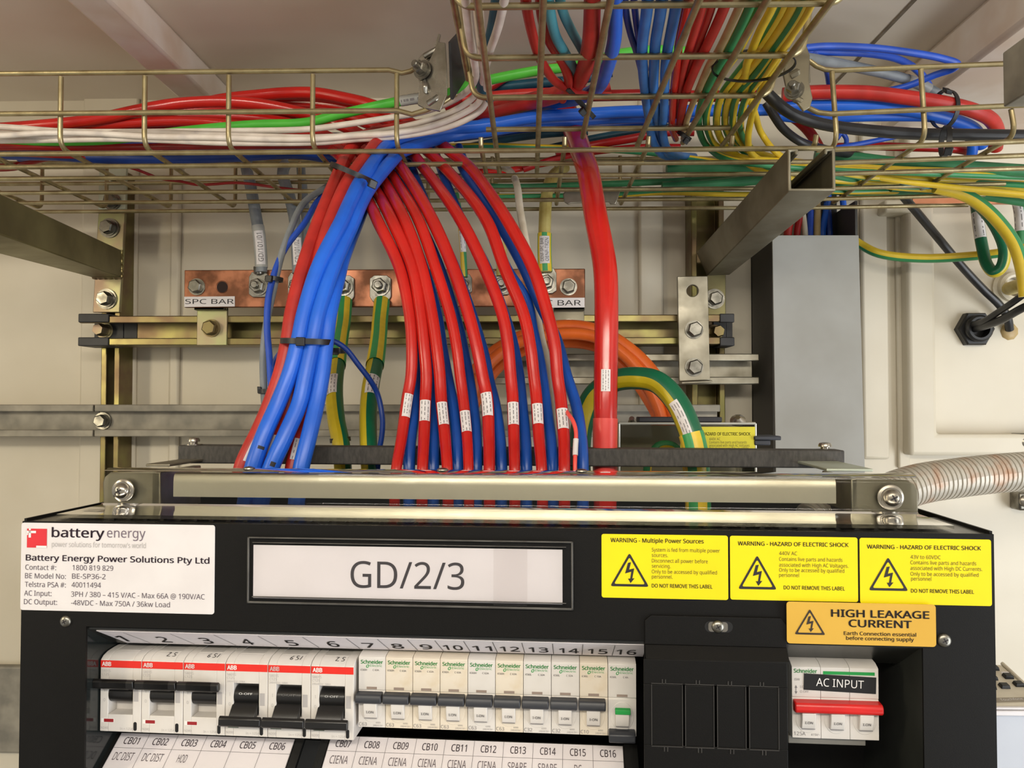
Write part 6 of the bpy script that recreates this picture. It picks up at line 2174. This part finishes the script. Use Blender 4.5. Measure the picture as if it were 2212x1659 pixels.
def abb(x, up, label):
    k = kA
    t = thing('circuit_breaker', label, 'circuit breaker', CM @ V((x, .014, vA)), -TH, 'red-banded wide circuit breakers')
    w_ = 26.7
    b = bmb()
    prof = [(0, 0), (0.0, -44), (1.2, -44.6), (40, -44.6), (40, 4.0), (14, 3.8), (7, 3.3), (2.6, 2.0)]
    # front with a real aperture for the toggle
    ax0, ax1 = 5.2, 21.2
    av0, av1 = (-16.2, -33.5) if up else (-12.0, -31.5)
    for xa_, xb_ in ((0, ax0), (ax1, w_)):
        b.prism([V((xa_ * k, d * k, v * k)) for d, v in prof], (k * (xb_ - xa_), 0, 0))
    b.prism([V((ax0 * k, d * k, v * k)) for d, v in [(0, 0), (0, av0), (9, av0), (9, 0), (9, 3.5), (7, 3.3), (2.6, 2.0)]], (k * (ax1 - ax0), 0, 0))
    b.prism([V((ax0 * k, d * k, v * k)) for d, v in [(0, av1), (0, -44), (1.2, -44.6), (12, -44.6), (12, av1)]], (k * (ax1 - ax0), 0, 0))
    mmbox(b, k, ax0, ax1, 9, 40, -44, 3.5)
    body = part(b, 'breaker_body', BRKW, t, 0.00035)
    rb = bmb()
    mmbox(rb, k, 0.15, w_ - .15, -0.12, 0.1, -4.6, -0.25)
    rbo = part(rb, 'red_band', REDB, t, 0, False)
    tm = bmb()
    mmtext(tm, k, 'ABB', 1.3, -3.6, 2.5, -.4, 5.8, .035)
    part(tm, 'printed_text', INKW, rbo, 0, False)
    tm = bmb()
    mmtext(tm, k, 'S801S', 0.9, -7.4, 1.5, -.1)
    mmtext(tm, k, 'C125', 0.9, -9.5, 1.5, -.1)
    if not up:
        mmtext(tm, k, '240/415V~ 50kA', 0.9, -11.4, 1.1, -.1)
    mmtext(tm, k, 'I', 2.6, -19.5, 1.8, -.1)
    mmtext(tm, k, '0', 2.2, -25.6, 1.9, -.1)
    mmtext(tm, k, 'N240' if up else 'N200', .8, -42.6, 1.4, -.1)
    mmtext(tm, k, 'In = 125A', 13.2, -42.8, 1.4, -.1)
    part(tm, 'printed_text', INKL, t, 0, False)
    # barrel and toggle
    g = bmb()
    bc = (-21.6 if up else -20.6)
    g.cyl(V((5.6 * k, 5.4 * k, bc * k)), V((20.8 * k, 5.4 * k, bc * k)), 5.6 * k, 28)
    bo = part(g, 'toggle_barrel', BRKB, t)
    if not up:
        tm = bmb()
        mmtext(tm, k, 'O-OFF', 13.2, -18.6, 1.2, -.7, 8.5, .01, 'c')
        part(tm, 'printed_text', INKW, bo, 0, False)
    h = bmb()
    if up:
        h.prism([V((4.6 * k, a * k, c * k)) for a, c in ((-6.4, -10.2), (-7.2, -11.5), (-6.8, -15.0), (-5.0, -16.4), (-.6, -17.4), (4, -20), (4, -16), (-2, -12.6), (-4.6, -10.0))], (k * 16.6, 0, 0))
        h.prism([V((-1.0 * k, a * k, c * k)) for a, c in ((-6.4, -10.2), (-7.2, -11.5), (-6.8, -15.0), (-5.4, -16.0), (-3.0, -15.0), (-3.2, -11.4), (-4.6, -10.0))], (k * 26.2, 0, 0))
    else:
        h.prism([V((4.4 * k, a * k, c * k)) for a, c in ((4, -22), (-.8, -25.4), (-5.0, -29.6), (-6.2, -35.2), (-3.6, -36.0), (-1.6, -31.8), (4, -28))], (k * 16.4, 0, 0))
        h.prism([V((-1.4 * k, a * k, c * k)) for a, c in ((-5.0, -29.9), (-6.6, -31.2), (-7.0, -35.0), (-6.0, -36.2), (-3.4, -36.0), (-3.2, -31.0))], (k * 26.0, 0, 0))
    part(h, 'toggle_bar', BRKB, t, 0.0005)
    i = bmb()
    if up:
        mmbox(i, k, 1.0, 9.2, -.12, .2, -38.5, -36.1)
        part(i, 'indicator_window', INKW, t, 0, False)
        j = bmb()
        mmbox(j, k, 2.8, 9.0, -.2, .2, -38.3, -36.3)
        part(j, 'red_flag', INDR, t, 0, False)
    else:
        mmbox(i, k, 1.8, 8.6, -.12, .2, -39.0, -36.4)
        part(i, 'green_flag', INDK, t, 0, False)
    o = bmb()
    o.prism([p + V((0, 0, 0)) for p in rrect(22.0 * k, 24.1 * k, -43.2 * k, -37.8 * k, -.15 * k, 1.0 * k)], (0, .3 * k, 0))
    part(o, 'test_slot', BRKB, t, 0, False)
    sr = bmb()
    mmbox(sr, k, 21.9, 25.0, -.1, .1, -25.2, -17.6)
    part(sr, 'rating_patch', INKL, t, 0, False)
    return t


AL = [('first red-banded wide breaker from the left, its black toggle up', True), ('second red-banded wide breaker from the left, its toggle up', True), ('third red-banded wide breaker from the left, its toggle up', True),
      ('fourth red-banded wide breaker from the left, its toggle pushed down', False), ('fifth red-banded wide breaker from the left, its toggle pushed down', False), ('sixth red-banded wide breaker, last before the narrow ones, toggle down', False)]
protos = {}
for i, (lab, up) in enumerate(AL):
    x = A0.x + pitchA * i
    if up not in protos:
        protos[up] = abb(x, up, lab)
    else:
        c = copy_tree(protos[up])
        c.location = CM @ V((x, .014, vA))
        c['label'] = lab

# handwriting in marker on the sloping shoulders of four of the wide breakers
ABBS = [o for o in COL.objects if o.get('group') == 'red-banded wide circuit breakers']
ABBS.sort(key=lambda o: o.location.x)


def scribble(o, strokes, x0):
    WM.setdefault(o.name, CM)
    m = MB()
    for st_ in strokes:
        for (xa_, da), (xb_, db) in zip(st_[:-1], st_[1:]):
            p, q = [V(((x0 + xx) * kA, (2.6 + dd) * kA, (2.12 + dd * .29 + .1) * kA)) for xx, dd in ((xa_, da), (xb_, db))]
            t_ = (q - p).normalized()
            n_ = V((0, .29, -1)).cross(t_).normalized() * (.22 * kA)
            m.add([p - n_, q - n_, q + n_, p + n_], [(0, 1, 2, 3)])
    part(m, 'marker_note', INK, o, 0, False)


ZED = [(0, 4), (1.6, 4.3), (.2, .6), (2.4, .5)]
ESS = [(5.6, 4.2), (4.2, 4.3), (4.0, 2.8), (5.6, 2.0), (5.2, .6), (3.8, .5)]
SIX = [(2.0, 4.2), (.6, 2.8), (.4, 1.0), (1.6, .5), (2.0, 1.8), (.6, 2.2)]
EYE = [(7.4, 4.2), (6.8, .6)]
scribble(ABBS[1], [ZED, ESS], 14)
scribble(ABBS[2], [SIX, EYE, ESS], 13)
scribble(ABBS[4], [SIX, EYE, ESS], 12)
scribble(ABBS[5], [ZED, ESS], 14)
# ---- narrow breakers
S0, S1 = L3(774.5, 1500, .018), L3(1375.5, 1508, .018)
pitchS = (S1.x - S0.x) / 10
kS = pitchS / 18.0
vS = 0.5 * (L3(800, 1425, .018).z + L3(1345, 1430.5, .018).z)


def rocker_parts(t, k, cx, white, s, on=True):
    """round cheek recess with the white rocker"""
    ck = bmb()
    n = 24
    pts = [V(((cx + 7.4 * math.cos(2 * PI * q / n)) * k, -.25 * k, (-32.6 + 9.2 * math.sin(2 * PI * q / n)) * k)) for q in range(n)]
    ck.prism(pts, (0, .8 * k, 0))
    part(ck, 'rocker_cheek', white, t, 0.0003)
    r = bmb()
    r.prism([V(((cx - 4.3) * k, a * k, c * k)) for a, c in ((-.2, -28.2), (-4.6, -27.6), (-4.2, -32.0), (-3.0, -36.6), (-2.2, -38.2), (-.2, -38.6))], (8.6 * k, 0, 0))
    ro = part(r, 'rocker', BRKW, t, 0.0004)
    tm = bmb()
    text(tm, s, V((cx * k, -3.85 * k, -34.6 * k)), X1, V((0, -.25, .968)), None, 1.7 * k, .02, 'c')
    mmbox(tm, k, cx - 4.2, cx + 4.2, -2.4, -2.2, -38.5, -38.2)
    part(tm, 'printed_text', INKG, ro, 0, False)


def sch(x, label, white, rating, kind_t, on_t, up=True):
    k = kS
    t = thing('circuit_breaker', label, 'circuit breaker', CM @ V((x, .018, vS)), -TH, 'narrow cream circuit breakers')
    w_ = 17.7
    b = bmb()
    prof = [(0, 0), (0, -20.8), (.5, -21.2), (.5, -21.6), (0, -22), (0, -45), (1.0, -45.4), (34, -45.4), (34, 1.8), (8, 1.6), (3, 1.2), (.6, .5)]
    b.prism([V((0, d * k, v * k)) for d, v in prof], (w_ * k, 0, 0))
    part(b, 'breaker_body', white, t, 0.0003)
    lg_ = bmb()
    mmtext(lg_, k, 'Schneider', 1.5, -4.0, 2.3, -.12, 14.6, .03)
    mmtext(lg_, k, 'Electric', 7.6, -5.9, 1.35, -.12, 8.0, .0)
    # looped d of the wordmark
    ring = [V(((6.0 + 1.0 * math.cos(a) + .3 * math.sin(a)) * k, -.12 * k, (-5.6 + 1.1 * math.sin(a)) * k)) for a in [2 * PI * q / 16 for q in range(16)]]
    rin = [V(((6.0 + .55 * math.cos(a) + .18 * math.sin(a)) * k, -.12 * k, (-5.6 + .65 * math.sin(a)) * k)) for a in [2 * PI * q / 16 for q in range(16)]]
    lg_.add(ring + rin, [(q, (q + 1) % 16, 16 + (q + 1) % 16, 16 + q) for q in range(16)])
    part(lg_, 'maker_wordmark', INKGRN, t, 0, False)
    tm = bmb()
    mmtext(tm, k, kind_t, 1.3, -8.6, 1.15, -.12, None, .012)
    mmtext(tm, k, rating.replace('C', 'C ') + 'A', 9.4, -8.6, 1.15, -.12, None, .012)
    part(tm, 'printed_text', INKG, t, 0, False)
    tm = bmb()
    if up:
        mmtext(tm, k, rating, .5, -44.2, 2.2, -.12)
        mmtext(tm, k, '6000', 11.6, -42.4, 1.0, -.12)
        mmtext(tm, k, '240/415V~', 9.8, -44.2, 1.0, -.12)
        part(tm, 'rating_text', INKG, t, 0, False)
    wn = bmb()
    mmbox(wn, k, 5.4, 12.2, -.12, .3, -20.5, -18.9)
    part(wn, 'indicator_window', mat_win, t, 0, False)
    h = bmb()
    if up:
        rocker_parts(t, k, 8.6, white, on_t)
        h.prism([V((-.7 * k, a * k, c * k)) for a, c in ((1, -21.8), (-5.2, -22.0), (-6.4, -23.4), (-6.6, -26.6), (-5.6, -27.9), (-1.0, -28.4), (1, -27))], (17.0 * k, 0, 0))
    else:
        rocker_parts(t, k, 8.8, white, '')
        gb = bmb()
        gb.prism([V((4.2 * k, a * k, c * k)) for a, c in ((-2, -26.4), (-4.9, -27.0), (-5.0, -29.8), (-2, -30.0))], (9.6 * k, 0, 0))
        part(gb, 'green_flag', INKGRN, t, 0.0003)
        h.prism([V((.2 * k, a * k, c * k)) for a, c in ((1, -40.4), (-5.0, -40.8), (-6.6, -42.2), (-6.6, -46.2), (-5.6, -47.2), (-1.0, -47.0), (1, -45))], (16.6 * k, 0, 0))
    part(h, 'toggle_bar', BRKD, t, 0.0006)
    return t


mat_win = mat('taupe_window', (150, 134, 124), 0.3)
SPEC = [('C63', 'iC60H', 'I.ON', BRKW), ('C63', 'iC60H', 'I.ON', BRKY), ('C63', 'iC60H', 'I.ON', BRKY), ('C63', 'iC60H', 'I.ON', BRKY), ('C63', 'iC60H', 'I.ON', BRKW), ('C63', 'iC60H', 'I.ON', BRKY),
        ('C32', 'iC60L', 'I-ON', BRKW), ('C32', 'iC60L', 'I-ON', BRKW), ('C10', 'iC60L', 'I-ON', BRKY), ('C4', 'iC60L', '', BRKW)]
for i, (rt_, kt, on_t, wm) in enumerate(SPEC):
    lab = '%s narrow cream breaker from the left, rated %s, below number %d' % (ORD[i], rt_, i + 7)
    if i == 9:
        lab = 'last narrow cream breaker at the right, its toggle down and a green flag showing'
    sch(S0.x + pitchS * i, lab, wm, rt_, kt, on_t, i != 9)

# ---- AC input switch
T0, T1 = L3(1711, 1520, .017), L3(1899, 1524, .017)
kT = (T1.x - T0.x) / 54.0
vTt = 0.5 * (L3(1720, 1440, .017).z + L3(1890, 1446, .017).z)
k = kT
t = thing('main_switch', 'three pole AC input switch with a red toggle bar, in its own recess at right', 'main switch', CM @ V((T0.x, .017, vTt)), -TH)
b = bmb()
prof = [(0, 0), (0, -18.8), (.4, -19.2), (.4, -19.6), (0, -20), (0, -45), (1.0, -45.4), (40, -45.4), (40, 3.4), (12, 3.2), (5, 2.4), (1.0, .8)]
for j in range(3):
    b.prism([V((j * 18 * k, d * k, v * k)) for d, v in prof], (17.8 * k, 0, 0))
part(b, 'switch_body', BRKW, t, 0.0003)
b = bmb()
mmbox(b, k, -1.5, 47, 4, 12, -50.5, -45.4)
part(b, 'terminal_base', mat('grey_terminal_plastic', (120, 118, 112), 0.5), t, 0.0005)
g = bmb()
mmbox(g, k, 19.5, 51.5, -.12, .1, -4.2, -2.2)
mmtext(g, k, 'Schneider', 1.3, -3.6, 2.4, -.14, 14.4, .03)
part(g, 'maker_wordmark', INKGRN, t, 0, False)
tm = bmb()
mmtext(tm, k, 'iSW', 1.5, -8.6, 1.5, -.14)
mmtext(tm, k, 'I.ON', 5.0, -13.2, 1.4, -.14)
mmtext(tm, k, 'O.OFF', 5.0, -16.2, 1.4, -.14)
mmtext(tm, k, '125A', 1.0, -43.4, 2.3, -.14)
mmtext(tm, k, '415V~', 11.6, -43.4, 1.4, -.14)
for q in ((2.5, -12.4), (2.5, -16.4)):
    s_ = 1 if q[1] > -14 else -1
    tm.add([V(((q[0] - .9) * k, -.14 * k, (q[1] - s_ * .9) * k)), V(((q[0] + .9) * k, -.14 * k, (q[1] - s_ * .9) * k)), V((q[0] * k, -.14 * k, (q[1] + s_ * .9) * k))], [(0, 1, 2)])
mmbox(tm, k, 2.3, 2.7, -.15, -.1, -16, -12.6)
part(tm, 'printed_text', INKG, t, 0, False)
pl = bmb()
an = math.radians(-1.8)
ex_, ez_ = V((math.cos(an), 0, math.sin(an))), V((-math.sin(an), 0, math.cos(an)))
O = V((7.2 * k, -.5 * k, -14.2 * k))
pl.prism([O, O + ex_ * 44.8 * k, O + ex_ * 44.8 * k + ez_ * 10.3 * k, O + ez_ * 10.3 * k], (0, .5 * k, 0))
po = part(pl, 'engraved_label', BLACKP, t, 0, False)
po['label'] = 'black label reading AC INPUT'
tm = bmb()
text(tm, 'AC INPUT', O + ex_ * 7.6 * k + ez_ * 3.0 * k + V((0, -.25 * k, 0)), ex_, ez_, 29.5 * k, 5.0 * k)
part(tm, 'printed_text', INKW, po, 0, False)
for j in range(3):
    rocker_parts(t, k, 9.4 + 17.8 * j, BRKW, 'I.ON')
h = bmb()
h.prism([V((.4 * k, a * k, c * k)) for a, c in ((1, -20.2), (-5.2, -20.8), (-6.6, -22.2), (-6.8, -25.6), (-5.6, -27.2), (-1.0, -27.8), (1, -26))], (54.2 * k, 0, 0))
part(h, 'toggle_bar', REDH, t, 0.0008)
